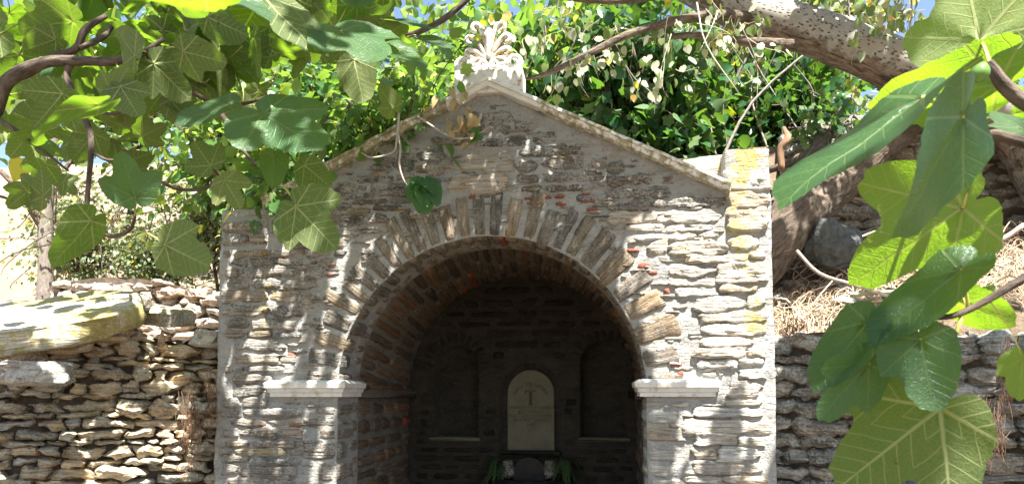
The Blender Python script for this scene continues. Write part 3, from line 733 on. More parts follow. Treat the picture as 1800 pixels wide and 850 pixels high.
# --- impost mouldings
for (xa, xb, sg, zb) in ((-2.365, CX - RI + .045, 1, 1.572), (CX + RI - .045, .728, -1, 1.575)):
    prof_ = [(.0, .0), (.040, .0), (.040, .028), (.052, .032), (.058, .058), (.072, .064), (.078, .098), (.050, .118), (-.02, .124)]
    # runs along the front, then returns into the opening
    if sg > 0: path = [(xa - .0, .02, -1, 0), (xa, .0, -1, -1), (xb - .045, .0, 1, -1), (xb - .045, .40, 1, 0)]
    else: path = [(xa + .045, .40, -1, 0), (xa + .045, .0, -1, -1), (xb, .0, 1, -1), (xb, .02, 1, 0)]
    V = []
    for (x, y, ox, oy) in path:
        for (d, h) in prof_: V.append((x + ox * d * (1 if d > 0 else 0), YF + y + oy * d, zb + h))
    m_ = len(prof_); F = gridf(len(path), m_) + [tuple(range(m_))[::-1], tuple(range(3 * m_, 4 * m_))]
    top = [i * m_ + m_ - 1 for i in range(4)]; F.append(tuple(top)); F.append(tuple(i * m_ for i in range(4))[::-1])
    mb = MB(); mb.add(V, F, lich=.12); part(mb, 'impost', M_marble, house, False)

# --- palmette acroterion on the apex
aw = at(862, 150, YF + .02); ac = np.array([CX + .005, YF - .01, 0])
mb = MB(); box(mb, (CX - .245, YF - .06, APEX - .04), (CX + .255, YF + .16, APEX + .135), bev=.006, lich=.25); acro = part(mb, 'acroterion', M_marble, house, False, origin=(CX, YF, APEX + .13))
def rel(x, z): return (CX + x, YF - .02, APEX + .13 + z)
def acp(pts, rad, name='petal', li=.42, fl=.55):
    mb = MB(); tube(mb, pts, rad, 8, lich=li); V = mb.v[0]; V[:, 1] = YF - .02 + (V[:, 1] - YF + .02) * 1.2
    part(mb, name, M_marble, acro)
for j, (a, L) in enumerate(((0, .345), (20, .315), (-20, .315), (43, .275), (-43, .275), (66, .23), (-66, .23), (90, .185), (-90, .185))):
    sx = 1 if a > 0 else -1; a_ = R(a); d = np.array([math.sin(a_) * .74, math.cos(a_)]); o = np.array([0, .085])
    if a == 0: P = [rel(0, .09), rel(0, .2), rel(0, .27), rel(0, .31), rel(0, .35)]; acp(P, [.014, .026, .040, .032, .005])
    else:
        nrm = np.array([d[1], -d[0]]) * sx; q = lambda u, v: rel(*(o + d * u + nrm * v))
        acp([q(.02, 0), q(L * .45, -.012), q(L - .075, -.012), q(L - .03, .004), q(L - .018, .030), q(L - .038, .050), q(L - .066, .046), q(L - .066, .028)], [.009, .014, .021, .025, .024, .021, .018, .012])
def spiral(cx_, cz_, r0, turns, sx, a0, n=22):
    return [rel(cx_ + sx * r0 * (1 - .78 * t) * math.cos(a0 + t * turns * 2 * math.pi), cz_ + r0 * (1 - .78 * t) * math.sin(a0 + t * turns * 2 * math.pi)) for t in np.linspace(0, 1, n)]
for sx in (-1, 1):
    sp = [rel(sx * .02, .03), rel(sx * .09, .028)] + spiral(sx * .185, .062, .062, 1.6, sx, -2.0, 18)
    mb = MB(); tube(mb, sp, np.linspace(.022, .014, len(sp)), 8, sub=2, lich=.2); part(mb, 'scroll', M_marble, acro)
    sp = spiral(sx * .047, .05, .040, 1.4, -sx, -1.4, 14)
    mb = MB(); tube(mb, sp, np.linspace(.018, .012, len(sp)), 8, sub=2, lich=.25); part(mb, 'scroll', M_marble, acro)
    for (dx, dz) in ((.085, .078), (.12, .105), (.10, .135)):
        mb = MB(); tube(mb, [rel(sx * .02, .07), rel(sx * dx * .7, dz * .95), rel(sx * dx, dz), rel(sx * (dx + .02), dz - .02)], [.008, .012, .014, .008], 7, lich=.55); part(mb, 'tendril', M_marble, acro)
mb = MB()                                                # carved backing plate between the petals
ang = np.linspace(0, math.pi, 25); rr_ = .185 + .012 * np.cos(ang * 16)
O = [(CX + r_ * .72 * math.cos(a), APEX + .13 + .05 + r_ * 1.25 * math.sin(a)) for a, r_ in zip(ang, rr_)] + [(CX - .2, APEX + .135), (CX + .2, APEX + .135)]
nn = len(O); V = [(x, YF - .012, z) for x, z in O] + [(x, YF + .05, z) for x, z in O]
mb.add(V, [tuple(range(nn))[::-1], tuple(range(nn, 2 * nn))] + [(i, (i + 1) % nn, (i + 1) % nn + nn, i + nn) for i in range(nn)], lich=.85); part(mb, 'backing', M_ochre, acro, False)

# ================================================================== DRY STONE WALLS
def wall_frame(L):
    a, b = np.array(L[0], float), np.array(L[1], float); d = b - a; ln = np.linalg.norm(d); d /= ln
    n = np.array([d[1], -d[0]]); 
    if n[1] > 0: n = -n
    return a, d, n, ln
def dry_wall(name, label, L, z0, topf, hr, wr, cols, dep, group=None, ok=None, limit=299, lich=0.0, mat=None, seed=0, lit=1.0, batter=.0):
    a, d, n, ln = wall_frame(L); th = thing(name, label, 'stone wall', (*a, z0), group)
    ux = d if d[0] > 0 else -d; P0 = a if d[0] > 0 else a + d * ln
    def W(u, y, z): return np.stack([P0[0] + ux[0] * u - y * n[0], P0[1] + ux[1] * u - y * n[1], z], -1)
    uu = np.linspace(0, ln, 40); zt = np.array([topf(u) for u in uu]) - .05
    tt = np.linspace(0, 1, 30); A, B = np.meshgrid(np.arange(40), tt, indexing='ij'); U = uu[A]; Z = z0 + (zt[A] - z0) * B
    mb = MB(); Y = .045 + .03 * fbm(U * 6, Z * 6, 0, 2, seed); mb.add(W(U, Y + batter * (Z - z0), Z), [f[::-1] if n[1] < 0 else f for f in gridf(40, 30)])
    V2 = W(np.stack([uu, uu], 1), np.tile([.05 + batter * 1.0, .6], (40, 1)), np.stack([zt, zt], 1)); mb.add(V2, [f[::-1] for f in gridf(40, 2)])
    part(mb, 'core', M_earth, th, False)
    cs = courses(0, ln, z0, max(zt) + .1, hr, wr, (.0, .006), (.0, .012), (lambda u, z: -.03 < u < ln + .03 and z < topf(u)) if ok is None else ok, .035, seed)
    rest = MB()
    for i, (u, z, wd, ht) in enumerate(cs):
        V, F, co = stone_sheet(wd * 1.14, ht * 1.30, rnd.uniform(*dep), 700 + i * 1.3 + seed, (rnd.uniform(1.7, 4), rnd.uniform(1.6, 3.2)), .026, .10, .9, .42, .5)
        r = R(rnd.gauss(0, 3.5)); X = V[:, 0] * math.cos(r) - V[:, 2] * math.sin(r); Zr = V[:, 0] * math.sin(r) + V[:, 2] * math.cos(r)
        jut = rnd.uniform(-.025, .03); tilt = rnd.uniform(.0, .7)
        P = W(u + X, V[:, 1] - jut + tilt * Zr * .6 + batter * (z - z0), z + Zr)
        m = MB(); t_ = tintof(rnd.choice(cols), .22, .1)
        li = lich if z > topf(u) - .14 else 0
        if i < limit: m.add(P, F, 0, t_, co, li); part(m, 'stone', mat or M_dry, th, False)
        else: rest.add(P, F, 0, t_, co, li)
    if rest.n: o = part(rest, 'stones_beyond', mat or M_dry, th); o['kind'] = 'stuff'
    return th, W
def rock(mb, c, size, rot, seed, e=(.55, .5), amp=.12, nu=26, nv=16, tint=(1, 1, 1), lich=0, lam=.02):
    u = np.linspace(0, 2 * math.pi, nu, endpoint=False); v = np.linspace(-math.pi / 2, math.pi / 2, nv); U, Vv = np.meshgrid(u, v, indexing='ij')
    sp = lambda k, p: np.sign(k) * np.abs(k) ** p
    X = sp(np.cos(Vv), e[1]) * sp(np.cos(U), e[0]); Y = sp(np.cos(Vv), e[1]) * sp(np.sin(U), e[0]); Z = sp(np.sin(Vv), e[1])
    k = 1 + amp * fbm(X * 1.6 + seed, Y * 1.6, Z * 1.6 + seed, 3, int(seed) % 50)
    P = np.stack([X * k * size[0], Y * k * size[1], Z * k * size[2]], -1)
    P[..., 0] += lam * fbm(P[..., 0] * 3, P[..., 2] * 40, seed, 2, 3); P[..., 1] += lam * fbm(P[..., 1] * 3, P[..., 2] * 40, seed + 5, 2, 3)
    P = P.reshape(-1, 3); co = P + seed
    from mathutils import Euler
    M = np.array(Euler([R(a) for a in rot]).to_matrix()); P = P @ M.T + np.array(c)
    li = lich(P) if callable(lich) else lich
    mb.add(P, gridf(nu, nv) + [(i * 1 * nv + j, i * nv + j + 1, j + 1, j) for i in (nu - 1,) for j in range(nv - 1)], 0, tint, co, li); return mb
def rockf(name, c, size, rot, seed, mat, parent=None, **k):
    mb = MB(); rock(mb, c, size, rot, seed, **k); return mb.build(name, mat, parent, c, k.get('nu', 26) > 30)

DRY = [(.42, .345, .235), (.37, .30, .20), (.46, .375, .25), (.33, .28, .20), (.48, .375, .235), (.40, .355, .285)]
GREYD = [(.23, .22, .19), (.19, .18, .16), (.27, .255, .22), (.21, .19, .16), (.30, .275, .23)]
lw, _ = dry_wall('dry_stone_wall', 'tan dry stone wall in dappled sun left of the fountain house', WL, .72, lambda u: 2.04 + .04 * math.sin(u * 5) - .10 * (u < .25) + .05 * (u > 2.0), (.035, .10), (.08, .30), DRY, (.05, .10), seed=3, lich=.1, batter=.16)
rw, _ = dry_wall('retaining_wall', 'grey dry stone retaining wall right of the fountain house under the root covered bank', WR, .72, lambda u: 2.02 + .05 * math.sin(u * 4), (.07, .14), (.14, .36), GREYD, (.035, .07), seed=31)
uw, _ = dry_wall('terrace_wall', 'dark dry stone wall at the top of the root covered bank behind the right fig branch', ((1.75, 7.32), (4.9, 6.75)), 2.75, lambda u: 4.18 + .08 * math.sin(u * 3), (.07, .13), (.18, .46), GREYD, (.03, .06), seed=57)
fw_, _ = dry_wall('far_wall', 'small sunlit rubble wall in the gap between fountain house and lichen slab', ((-6.0, 7.35), (-3.15, 7.75)), 1.75, lambda u: 2.82 + .10 * math.sin(u * 2.2) + .10 * (u > 2.1), (.06, .13), (.12, .30), [(.36, .29, .23), (.33, .25, .19), (.40, .33, .26)], (.05, .09), seed=77)

# slab and cap stones on the left wall
def slab_lich(P): 
    return np.clip(.62 + .5 * vnoise(P[:, 0] * 4, P[:, 1] * 4, 0, 3), 0, .85)
c = at(62, 566, 4.85)
tag(rockf('capstone', c, (.70, .50, .085), (21, -11, 27), 12, M_dry, e=(.8, .16), amp=.20, nu=56, nv=24, lam=.035, tint=(.50, .46, .37), lich=slab_lich), 'broad flat slab with yellow lichen lying tilted on the left wall', 'stone slab')
tag(rockf('capstone', at(228, 533, 5.15), (.13, .16, .07), (6, -4, 10), 15, M_dry, amp=.16, tint=(.34, .31, .25), lich=lambda P: .5 * (P[:, 2] > 2.20)), 'small lichen spotted stone just right of the broad slab', 'stone', 'loose stones on the left wall')
tag(rockf('capstone', at(292, 556, 5.35), (.21, .15, .075), (4, 6, -14), 19, M_dry, amp=.15, tint=(.26, .245, .21), lich=lambda P: .55 * (P[:, 2] > 2.15)), 'dark stone with a yellow lichen edge on the left wall near the house', 'stone', 'loose stones on the left wall')
for (px, py, Y, sz, se, tn, lb) in ((120, 606, 4.75, (.17, .11, .055), 23, (.36, .26, .16), 'orange brown stone wedged beneath the middle of the lichen slab'), (40, 622, 4.6, (.14, .12, .06), 25, (.34, .25, .16), 'brown stone under the front left end of the lichen slab'),
                                   (190, 588, 4.95, (.16, .11, .05), 27, (.38, .29, .18), 'tan stone beneath the right end of the lichen slab'), (60, 655, 4.42, (.22, .13, .075), 29, (.30, .29, .27), 'big grey stone at the left end of the wall'), (365, 596, 5.34, (.12, .13, .065), 33, (.36, .34, .29), 'pale squared stone on the wall against the house corner')):
    tag(rockf('wall_stone', at(px, py, Y), sz, (rnd.uniform(-9, 9), rnd.uniform(-9, 9), 28), se, M_dry, e=(.75, .4), amp=.34, nu=18, nv=11, lam=.03, tint=tn), lb, 'stone', 'loose stones on the left wall')
# boulder and loose stones on the bank
tag(rockf('boulder', at(1462, 428, 6.3), (.27, .20, .185), (10, 12, 25), 44, M_grey, e=(.85, .75), amp=.34, nu=16, nv=11, lam=.015), 'smooth blue grey boulder resting on the root covered bank', 'boulder')
bank = thing('loose_rubble', 'scatter of small dark stones on the bank around the boulder', 'rubble', at(1450, 500, 6.0))
for j in range(46):
    x, y = rnd.uniform(1.35, 3.3), rnd.uniform(5.65, 7.1); s_ = rnd.uniform(.03, .11)
    o = rockf('stone', (x, y, float(ground_z(x, y)) + s_ * .15), (s_ * 1.3, s_, s_ * .5), (rnd.uniform(-15, 30), rnd.uniform(-15, 15), rnd.uniform(0, 180)), 100 + j, M_dry, amp=.25, nu=12, nv=8, tint=tintof(rnd.choice(GREYD), .2)); o.parent = bank; o.location -= bank.location

# ================================================================== LEAVES
def fig_leaf(var, petiole=False, vw=1.0):
    """outline given as half outlines (angle from the midrib, radius), right then left"""
    g = random.Random(var * 13 + 1); d = R
    H = {6: ((0, 1), (10, .88), (25, .66), (45, .53), (70, .46), (100, .42), (130, .40), (158, .36), (172, .24), (180, .06)), 0: ((0, 1), (14, .90), (26, .60), (33, .58), (42, .76), (52, .84), (64, .76), (78, .56), (90, .54), (104, .56), (125, .48), (150, .40), (170, .30), (180, .10)),
         1: ((0, 1), (14, .93), (26, .66), (33, .60), (43, .76), (53, .82), (64, .70), (82, .58), (100, .55), (125, .47), (150, .40), (170, .30), (180, .08)),
         2: ((0, 1), (12, .96), (25, .78), (40, .64), (55, .56), (75, .47), (95, .52), (120, .46), (150, .40), (170, .28), (180, .10)),
         3: ((0, 1), (10, .93), (20, .66), (27, .50), (34, .62), (46, .86), (54, .86), (66, .72), (76, .55), (86, .56), (100, .60), (118, .50), (150, .38), (170, .28), (180, .08)),
         4: ((0, 1), (15, .94), (27, .72), (35, .58), (42, .66), (52, .78), (63, .66), (85, .60), (105, .56), (130, .48), (155, .38), (172, .26), (180, .06))}
    hr, hl = {6: (6, 6), 0: (0, 1), 1: (1, 4), 2: (2, 2), 3: (3, 0), 4: (4, 2), 5: (2, 1)}[var]
    nph = 72; phi = np.linspace(-math.pi, math.pi, nph, endpoint=False)
    rr_ = np.interp(np.degrees(phi), *zip(*H[hr])); rl_ = np.interp(np.degrees(-phi), *zip(*H[hl])); rad = np.where(phi >= 0, rr_, rl_)
    if var != 6:
        ad = np.degrees(np.abs(phi)); rad = rad * (1 - .24 * np.clip((ad - 75) / 40, 0, 1)) * (1 - .07 * np.clip(ad / 14, 0, 1))
    rad = (np.roll(rad, 1) + 2 * rad + np.roll(rad, -1)) / 4
    lobes = [(0, 1, 0), (d(52), .76, 0), (-d(52), .74, 0), (d(104), .44, 0), (-d(104), .43, 0)]
    rad = rad * (1 + .016 * np.sin(phi * 25 + var) + .012 * np.sin(phi * 36 + 1)) * (.86 if var == 5 else 1) ** (np.abs(np.sin(phi)))
    if var == 6: lobes = [(0, 1, 0), (d(36), .60, 0), (-d(36), .60, 0), (d(80), .42, 0), (-d(80), .42, 0)]
    fold = g.uniform(.08, .30); droop = g.uniform(-.26, .06); k1, k2, ph = g.uniform(.025, .06), g.uniform(3, 6), g.uniform(0, 6)
    def zf(x, y):
        rr = np.hypot(x, y); return fold * np.abs(x) * .8 - fold * .5 * x * x + droop * y * np.abs(y) + k1 * rr * np.sin(np.arctan2(x, y) * k2 + ph) + .035 * rr * vnoise(x * 5 + var, y * 5, 0, var)
    rings = [0.02, .25, .45, .62, .78, .9, 1.0]; V = []
    for q in rings:
        x = rad * q * np.sin(phi); y = rad * q * np.cos(phi); V.append(np.stack([x, y, zf(x, y)], -1))
    V = np.array(V).reshape(-1, 3); F = [f for f in gridf(len(rings), nph, True)] + [tuple(range(nph))]
    F[-1] = tuple(range(nph))
    mb = MB(); mb.add(V, F, 0, co=V)
    if petiole:
        tube(mb, [(0, 0, zf(0., 0.)), (0.01, -.18, .01), (.0, -.36, .05), (-.01, -.5, .14)], [.018, .014, .014, .02], 5, 1, sub=2)
    return mb
FIGM = [fig_leaf(v).mesh('leaf', [M_fig, M_figvein]) for v in range(6)]
FIGN = [fig_leaf(v).mesh('leaf', [M_figlit, M_figvein]) for v in range(6)]
FIGP = [fig_leaf(v, True).mesh('leaf', [M_fig, M_petiole if False else M_figvein]) for v in range(6)]

def heart(wd=.8, fold=.25, droop=.25, lobe=0.0):
    """small leaf template: length 1, local y along, z up"""
    ys = [-.06, .08, .30, .55, .80, 1.0]; ws = [.18, .40, .50, .40, .20, .0]
    V = []; 
    for y, w_ in zip(ys, ws):
        k = wd * w_; 
        for sx in (-1, 0, 1):
            yy = y - (.10 if sx and y < .1 else 0) + (0.0)
            V.append((sx * k, yy, fold * k * abs(sx) - droop * y * y + (.03 if sx > 0 else -.02) * (y > .3)))
    F = []
    for i in range(5):
        for j in range(2):
            F.append((i * 3 + j, i * 3 + j + 1, (i + 1) * 3 + j + 1, (i + 1) * 3 + j))
    return np.array(V), F
HEARTS = [heart(.95, .2, .2), heart(.8, .4, .35), heart(1.05, .15, .05), heart(.72, .3, -.1)]
def ivyleaf():
    a = [(0, 1), (22, .62), (48, .80), (75, .50), (105, .62), (150, .34), (180, .12)]
    P = [(0, 0, .0)] + [(r * math.sin(R(t)) * .8, r * math.cos(R(t)) * .9, .06 * math.sin(t * .2)) for t, r in a] + [(-r * math.sin(R(t)) * .8, r * math.cos(R(t)) * .9, .05 * math.cos(t * .2)) for t, r in a[-2:0:-1]]
    n_ = len(P) - 1; return np.array(P), [(0, i, i % n_ + 1)[::-1] for i in range(1, n_ + 1)]
IVY = [ivyleaf()]
def mesh_of(tpl, name, mat):
    mb = MB(); mb.add(tpl[0], tpl[1], co=tpl[0]); return mb.mesh(name, mat)
def frame(along, normal):
    a = np.array(along, float); a /= np.linalg.norm(a) + 1e-9; n = np.array(normal, float); n = n - a * (n @ a); n /= np.linalg.norm(n) + 1e-9
    return np.stack([np.cross(a, n), a, n], 1)                   # columns: x, y, z
def place(name, me, parent, p, along, normal, size):
    o = bpy.data.objects.new(name, me); COL.objects.link(o); o.parent = parent
    M = frame(along, normal); o.rotation_euler = Matrix(M.tolist()).to_euler(); o.location = Vector(p) - (wloc(parent) if parent else Vector()); o.scale = (size,) * 3
    return o
def leaf_cloud(P, A, N, S, tpls, tints):
    """many small leaves joined into one mesh"""
    mb = MB(); n = len(P); which = rng.integers(0, len(tpls), n)
    A = A / np.linalg.norm(A, axis=1)[:, None]; N = N - A * (N * A).sum(1)[:, None]; N /= np.linalg.norm(N, axis=1)[:, None] + 1e-9; X = np.cross(A, N)
    for k, (V, F) in enumerate(tpls):
        idx = np.where(which == k)[0]
        if not len(idx): continue
        W = P[idx, None, :] + S[idx, None, None] * (V[None, :, 0, None] * X[idx, None, :] + V[None, :, 1, None] * A[idx, None, :] + V[None, :, 2, None] * N[idx, None, :])
        m = len(V); FF = (np.array([f + (f[-1],) * (4 - len(f)) for f in F])[None] + (np.arange(len(idx)) * m)[:, None, None]).reshape(-1, 4)
        FF = [tuple(f) if f[2] != f[3] else tuple(f[:3]) for f in FF.tolist()]
        mb.add(W.reshape(-1, 3), FF, 0, np.repeat(tints[idx], m, 0), np.tile(V, (len(idx), 1)) + np.repeat(P[idx], m, 0))
    return mb
def tints_(n, val=.28, yellow=.06, hue=.12):
    v = 1 + rng.uniform(-val, val, n); t = np.stack([v * (1 + rng.uniform(-hue, hue, n)), v, v * (1 + rng.uniform(-hue, hue, n))], 1)
    y = rng.random(n) < yellow; t[y] *= np.array([3.2, 1.9, .9]); return t
def rvec(n, up=.6, spread=1.0):
    v = rng.normal(0, spread, (n, 3)); v[:, 2] += up; return v

class Tree:
    """trunk, limbs, twigs; leaves gathered along the twigs"""
    def __init__(s, name, label, cat, base, group=None): s.o = thing(name, label, cat, base, group); s.P, s.A = [], []
    def limb(s, pts, rad, mat, name='branch', n=8, rough=.10, sub=4, seed=None, tint=(1, 1, 1)):
        mb = MB(); tube(mb, pts, rad, n, 0, tint, rough, sub, True, rnd.randint(0, 999) if seed is None else seed); return part(mb, name, mat, s.o)
    def twigs(s, mat, starts, ends, r0, per=18, spread=.16, droop=.1, thick=True, name='twig'):
        mb = MB()
        for a, b in zip(starts, ends):
            a, b = np.array(a), np.array(b); L = np.linalg.norm(b - a); m = (a + b) / 2 + np.array([rnd.gauss(0, .12), rnd.gauss(0, .12), rnd.gauss(.05, .1)]) * L
            e = b + np.array([rnd.gauss(0, .1) * L, rnd.gauss(0, .1) * L, -droop * L])
            tube(mb, [a, m, b, e], [r0, r0 * .7, r0 * .5, r0 * .2], 5, sub=3, cap=False)
            t = np.sqrt(rng.uniform(.08, 1, per))[:, None]; q = (1 - t) ** 2 * a + 2 * t * (1 - t) * m + t * t * b
            off = rng.normal(0, spread, (per, 3)); s.P.append(q + off); s.A.append(off + (e - a) / L * .15 + np.array([0, 0, -droop]))
        if thick and mb.n: 
            o = part(mb, name, mat, s.o); o['kind'] = 'stuff'
    def leaves(s, mat, tpls, size, up=.6, spread=.8, single=0, keep=None, val=.28, yellow=.05, name='leaf', outward=None):
        P, A = np.concatenate(s.P), np.concatenate(s.A)
        if keep is not None: k = np.array([keep(p) for p in P]); P, A = P[k], A[k]
        n = len(P); N = rvec(n, up, spread); S = rng.uniform(size[0], size[1], n); T = tints_(n, val, yellow)
        seen = np.array([(lambda q: -10 < q[0] < 1810 and -10 < q[1] < 860)(pix(p)) for p in P])
        order = np.argsort(np.where(seen, P[:, 1], 99) - S * 4); sg = order[:single]; rest = order[single:]
        ms = [mesh_of(t, name, mat) for t in tpls]
        for i in sg: place(name, ms[i % len(ms)], s.o, P[i], A[i], N[i], S[i])
        if len(rest):
            o = part(leaf_cloud(P[rest], A[rest], N[rest], S[rest], tpls, T[rest]), 'crown', mat, s.o); o['kind'] = 'stuff'
        s.P, s.A = [], []
def ellipsoid(c, r, n): 
    v = rng.normal(0, 1, (n, 3)); v /= np.linalg.norm(v, axis=1)[:, None]; return np.array(c) + v * np.array(r) * rng.uniform(.35, 1, (n, 1))
def bush(name, label, cat, base, centre, rad, mat, tpls, size, nl=9, nt=8, per=16, spread=.14, single=0, bark=None, keep=None, group=None, r0=.05, yellow=.05, up=.6, val=.28, droop=.15):
    T = Tree(name, label, cat, base, group); base = np.array(base, float); c = np.array(centre, float); hub = base + (c - base) * .55
    T.limb([base - [0, 0, .1], base + (hub - base) * .5 + [rnd.gauss(0, .06), rnd.gauss(0, .06), 0], hub], [r0, r0 * .8, r0 * .65], bark or M_rough, 'trunk', 10, .12)
    st, en = [], []
    for e in ellipsoid(c, np.array(rad) * .75, nl):
        m = (hub + e) / 2 + np.array([rnd.gauss(0, .15), rnd.gauss(0, .15), .15]); T.limb([hub, m, e], [r0 * .5, r0 * .33, r0 * .14], bark or M_rough, 'branch', 7, .1)
        for _ in range(nt):
            t = rnd.uniform(.35, 1); st.append(hub * (1 - t) ** 2 + 2 * t * (1 - t) * m + e * t * t); en.append(st[-1] + np.array([rnd.gauss(0, .5) * rad[0] * .5, rnd.gauss(0, .5) * rad[1] * .5, rnd.gauss(.08, .45) * rad[2] * .5]))
    T.twigs(bark or M_rough, st, en, r0 * .12, per, spread, droop)
    T.leaves(mat, tpls, size, up=up, single=single, keep=keep, yellow=yellow, val=val); return T

# ================================================================== BACKGROUND TREES AND SHRUBS
def behind(p): return p[1] > 5.9 or p[2] > 3.35 + 0 * p[0] and p[1] > 5.55
mul = bush('mulberry_tree', 'bright green broad leaved tree behind the left slope of the roof', 'tree', (-2.9, 9.3, float(ground_z(-2.9, 9.3))), (-2.5, 8.4, 4.8), (1.5, 1.2, 1.6), M_mulb, HEARTS, (.09, .19), 13, 12, 17, .15, 150, keep=behind, r0=.09, yellow=.03)
bush('mulberry_tree', 'leafy tree in the middle distance directly behind the marble palmette', 'tree', (-.9, 10.2, float(ground_z(-.9, 10.2))), (-.9, 8.9, 5.3), (1.5, 1.1, 1.7), M_mulb, HEARTS, (.09, .18), 15, 13, 16, .18, 60, keep=behind, r0=.08, yellow=.05)
bush('ivy_covered_tree', 'dark green ivy covered tree behind the right slope of the roof', 'tree', (.9, 8.9, float(ground_z(.9, 8.9))), (.55, 8.3, 5.0), (1.4, 1.0, 1.75), M_ivy, IVY + HEARTS[:1], (.10, .19), 13, 12, 19, .15, 150, keep=behind, r0=.08, yellow=.02)
bush('ivy_covered_tree', 'dark green ivy thicket below the pale leaning trunk', 'tree', (2.1, 9.2, float(ground_z(2.1, 9.2))), (2.0, 8.6, 4.6), (1.1, 1.0, 1.15), M_ivy, IVY + HEARTS[:1], (.09, .18), 11, 11, 18, .15, 100, keep=behind, r0=.07, yellow=.03)
bush('yellowing_tree', 'tree with yellowing leaves above the pale leaning trunk', 'tree', (3.3, 9.6, float(ground_z(3.3, 9.6))), (2.7, 9.2, 6.3), (1.7, 1.0, 1.0), M_pop, HEARTS, (.08, .13), 9, 9, 13, .18, 40, keep=behind, r0=.07, yellow=.14)
for j, (x, y, h, lb) in enumerate(((-6.6, 12.0, 1.7, 'grey green shrub left of the bare trunk on the dry slope'), (-5.2, 11.0, 1.5, 'thin grey green shrub right of the bare trunk on the dry slope'), (-4.0, 10.4, 1.4, 'leafy shrub on the slope beside the left corner of the house'), (4.6, 9.6, 1.5, 'dark shrub above the terrace wall at the right edge'))):
    z = float(ground_z(x, y)); bush('shrub', lb, 'shrub', (x, y, z), (x, y, z + h * .75), (1.1, .9, h * .55), M_olive if j < 2 else M_mulb if j == 2 else M_ivy, HEARTS, (.05, .09), 10, 8, 9, .16, 0, r0=.035, val=.4)
for j, (x, y, h, wd, lb) in enumerate(((-9.5, 19, 3.0, 2.2, 'distant olive tree high on the dry slope at far left'), (-5.4, 21, 3.4, 2.6, 'distant olive tree on the slope beyond the left corner of the house'), (.5, 17, 3.4, 3.0, 'distant olive tree hidden behind the roof foliage'), (5.0, 18, 3.5, 3.0, 'distant olive tree beyond the terrace wall'))):
    z = float(ground_z(x, y)); bush('olive_tree', lb, 'tree', (x, y, z), (x, y, z + h * .8), (wd * .7, wd * .6, h * .5), M_olive, HEARTS[1:2], (.10, .17), 12, 10, 14, .3, 0, r0=.12, val=.35)

bush('mulberry_tree', 'pale green sunlit tree seen through the fig leaves left of the house', 'tree', (-4.3, 8.6, float(ground_z(-4.3, 8.6))), (-4.2, 8.1, 4.9), (1.3, 1.0, 1.3), M_mulb, HEARTS, (.08, .13), 11, 11, 14, .18, 40, keep=behind, r0=.07, yellow=.04)
bush('mulberry_tree', 'tall sunlit tree filling the gaps of the fig crown at far left', 'tree', (-6.8, 10.2, float(ground_z(-6.8, 10.2))), (-6.6, 9.6, 6.4), (1.9, 1.2, 1.3), M_mulb, HEARTS, (.08, .13), 11, 11, 14, .2, 30, keep=behind, r0=.08, yellow=.04)

bush('mulberry_tree', 'low sunlit tree crowding the left slope of the roof', 'tree', (-2.3, 8.0, float(ground_z(-2.3, 8.0))), (-2.1, 7.3, 4.25), (1.0, .8, .85), M_mulb, HEARTS, (.07, .12), 10, 10, 15, .14, 60, keep=behind, r0=.06, yellow=.04)
for x_, y_, h_, lb in ((-4.1, 8.7, 1.5, 'twiggy grey green shrub just left of the house corner'), (-5.0, 9.0, 2.4, 'tall twiggy grey green shrub behind the lichen slab'), (-6.2, 9.6, 1.3, 'low twiggy shrub beside the bare trunk')):
    z_ = float(ground_z(x_, y_)); bush('shrub', lb, 'shrub', (x_, y_, z_), (x_, y_, z_ + h_ * .7), (.8, .6, h_ * .5), M_olive, HEARTS[1:], (.03, .065), 18, 13, 16, .12, 0, bark=M_rough, r0=.03, val=.4, yellow=.04)

for x_, y_, lb in ((-2.2, 12.5, 'tall green tree far behind the left slope of the roof'), (.4, 12.8, 'tall green tree far behind the apex of the roof'), (2.6, 12.4, 'tall green tree far behind the right corner of the house')):
    z_ = float(ground_z(x_, y_)); bush('broadleaf_tree', lb, 'tree', (x_, y_, z_), (x_, y_, 7.0), (1.9, 1.0, 2.3), M_mulb, HEARTS, (.12, .20), 15, 14, 14, .22, 0, r0=.10, yellow=.05)

mb = MB()
for _ in range(90):
    x_, y_ = rnd.uniform(-3.4, 3.2), rnd.uniform(7.9, 9.3); z_ = float(ground_z(x_, y_)); l_ = rnd.uniform(.8, 3.0); dx, dy = rnd.gauss(0, .45), rnd.gauss(0, .25)
    tube(mb, [(x_, y_, z_ - .1), (x_ + dx * .3 * l_ + rnd.gauss(0, .1), y_ + dy * .3 * l_, z_ + l_ * .35), (x_ + dx * .6 * l_ + rnd.gauss(0, .15), y_ + dy * .6 * l_, z_ + l_ * .7), (x_ + dx * l_, y_ + dy * l_, z_ + l_)], np.array([1, .8, .6, .25]) * rnd.uniform(.006, .022), 6, 0, tintof((1, 1, 1), .3), .1, 3, False, rnd.randint(0, 99))
tag(mb.build('undergrowth_stems', M_grbark), kind='stuff')
for x_, y_, h_, lb in ((-7.4, 9.6, 2.0, 'airy pale shrub at the far left edge above the slab'), (-4.5, 10.0, 2.6, 'taller airy shrub on the slope behind the far rubble wall')):
    z_ = float(ground_z(x_, y_)); bush('shrub', lb, 'shrub', (x_, y_, z_), (x_, y_, z_ + h_ * .65), (1.1, .7, h_ * .5), M_olive, HEARTS[1:], (.035, .075), 18, 13, 14, .13, 0, bark=M_rough, r0=.035, val=.4, yellow=.04)

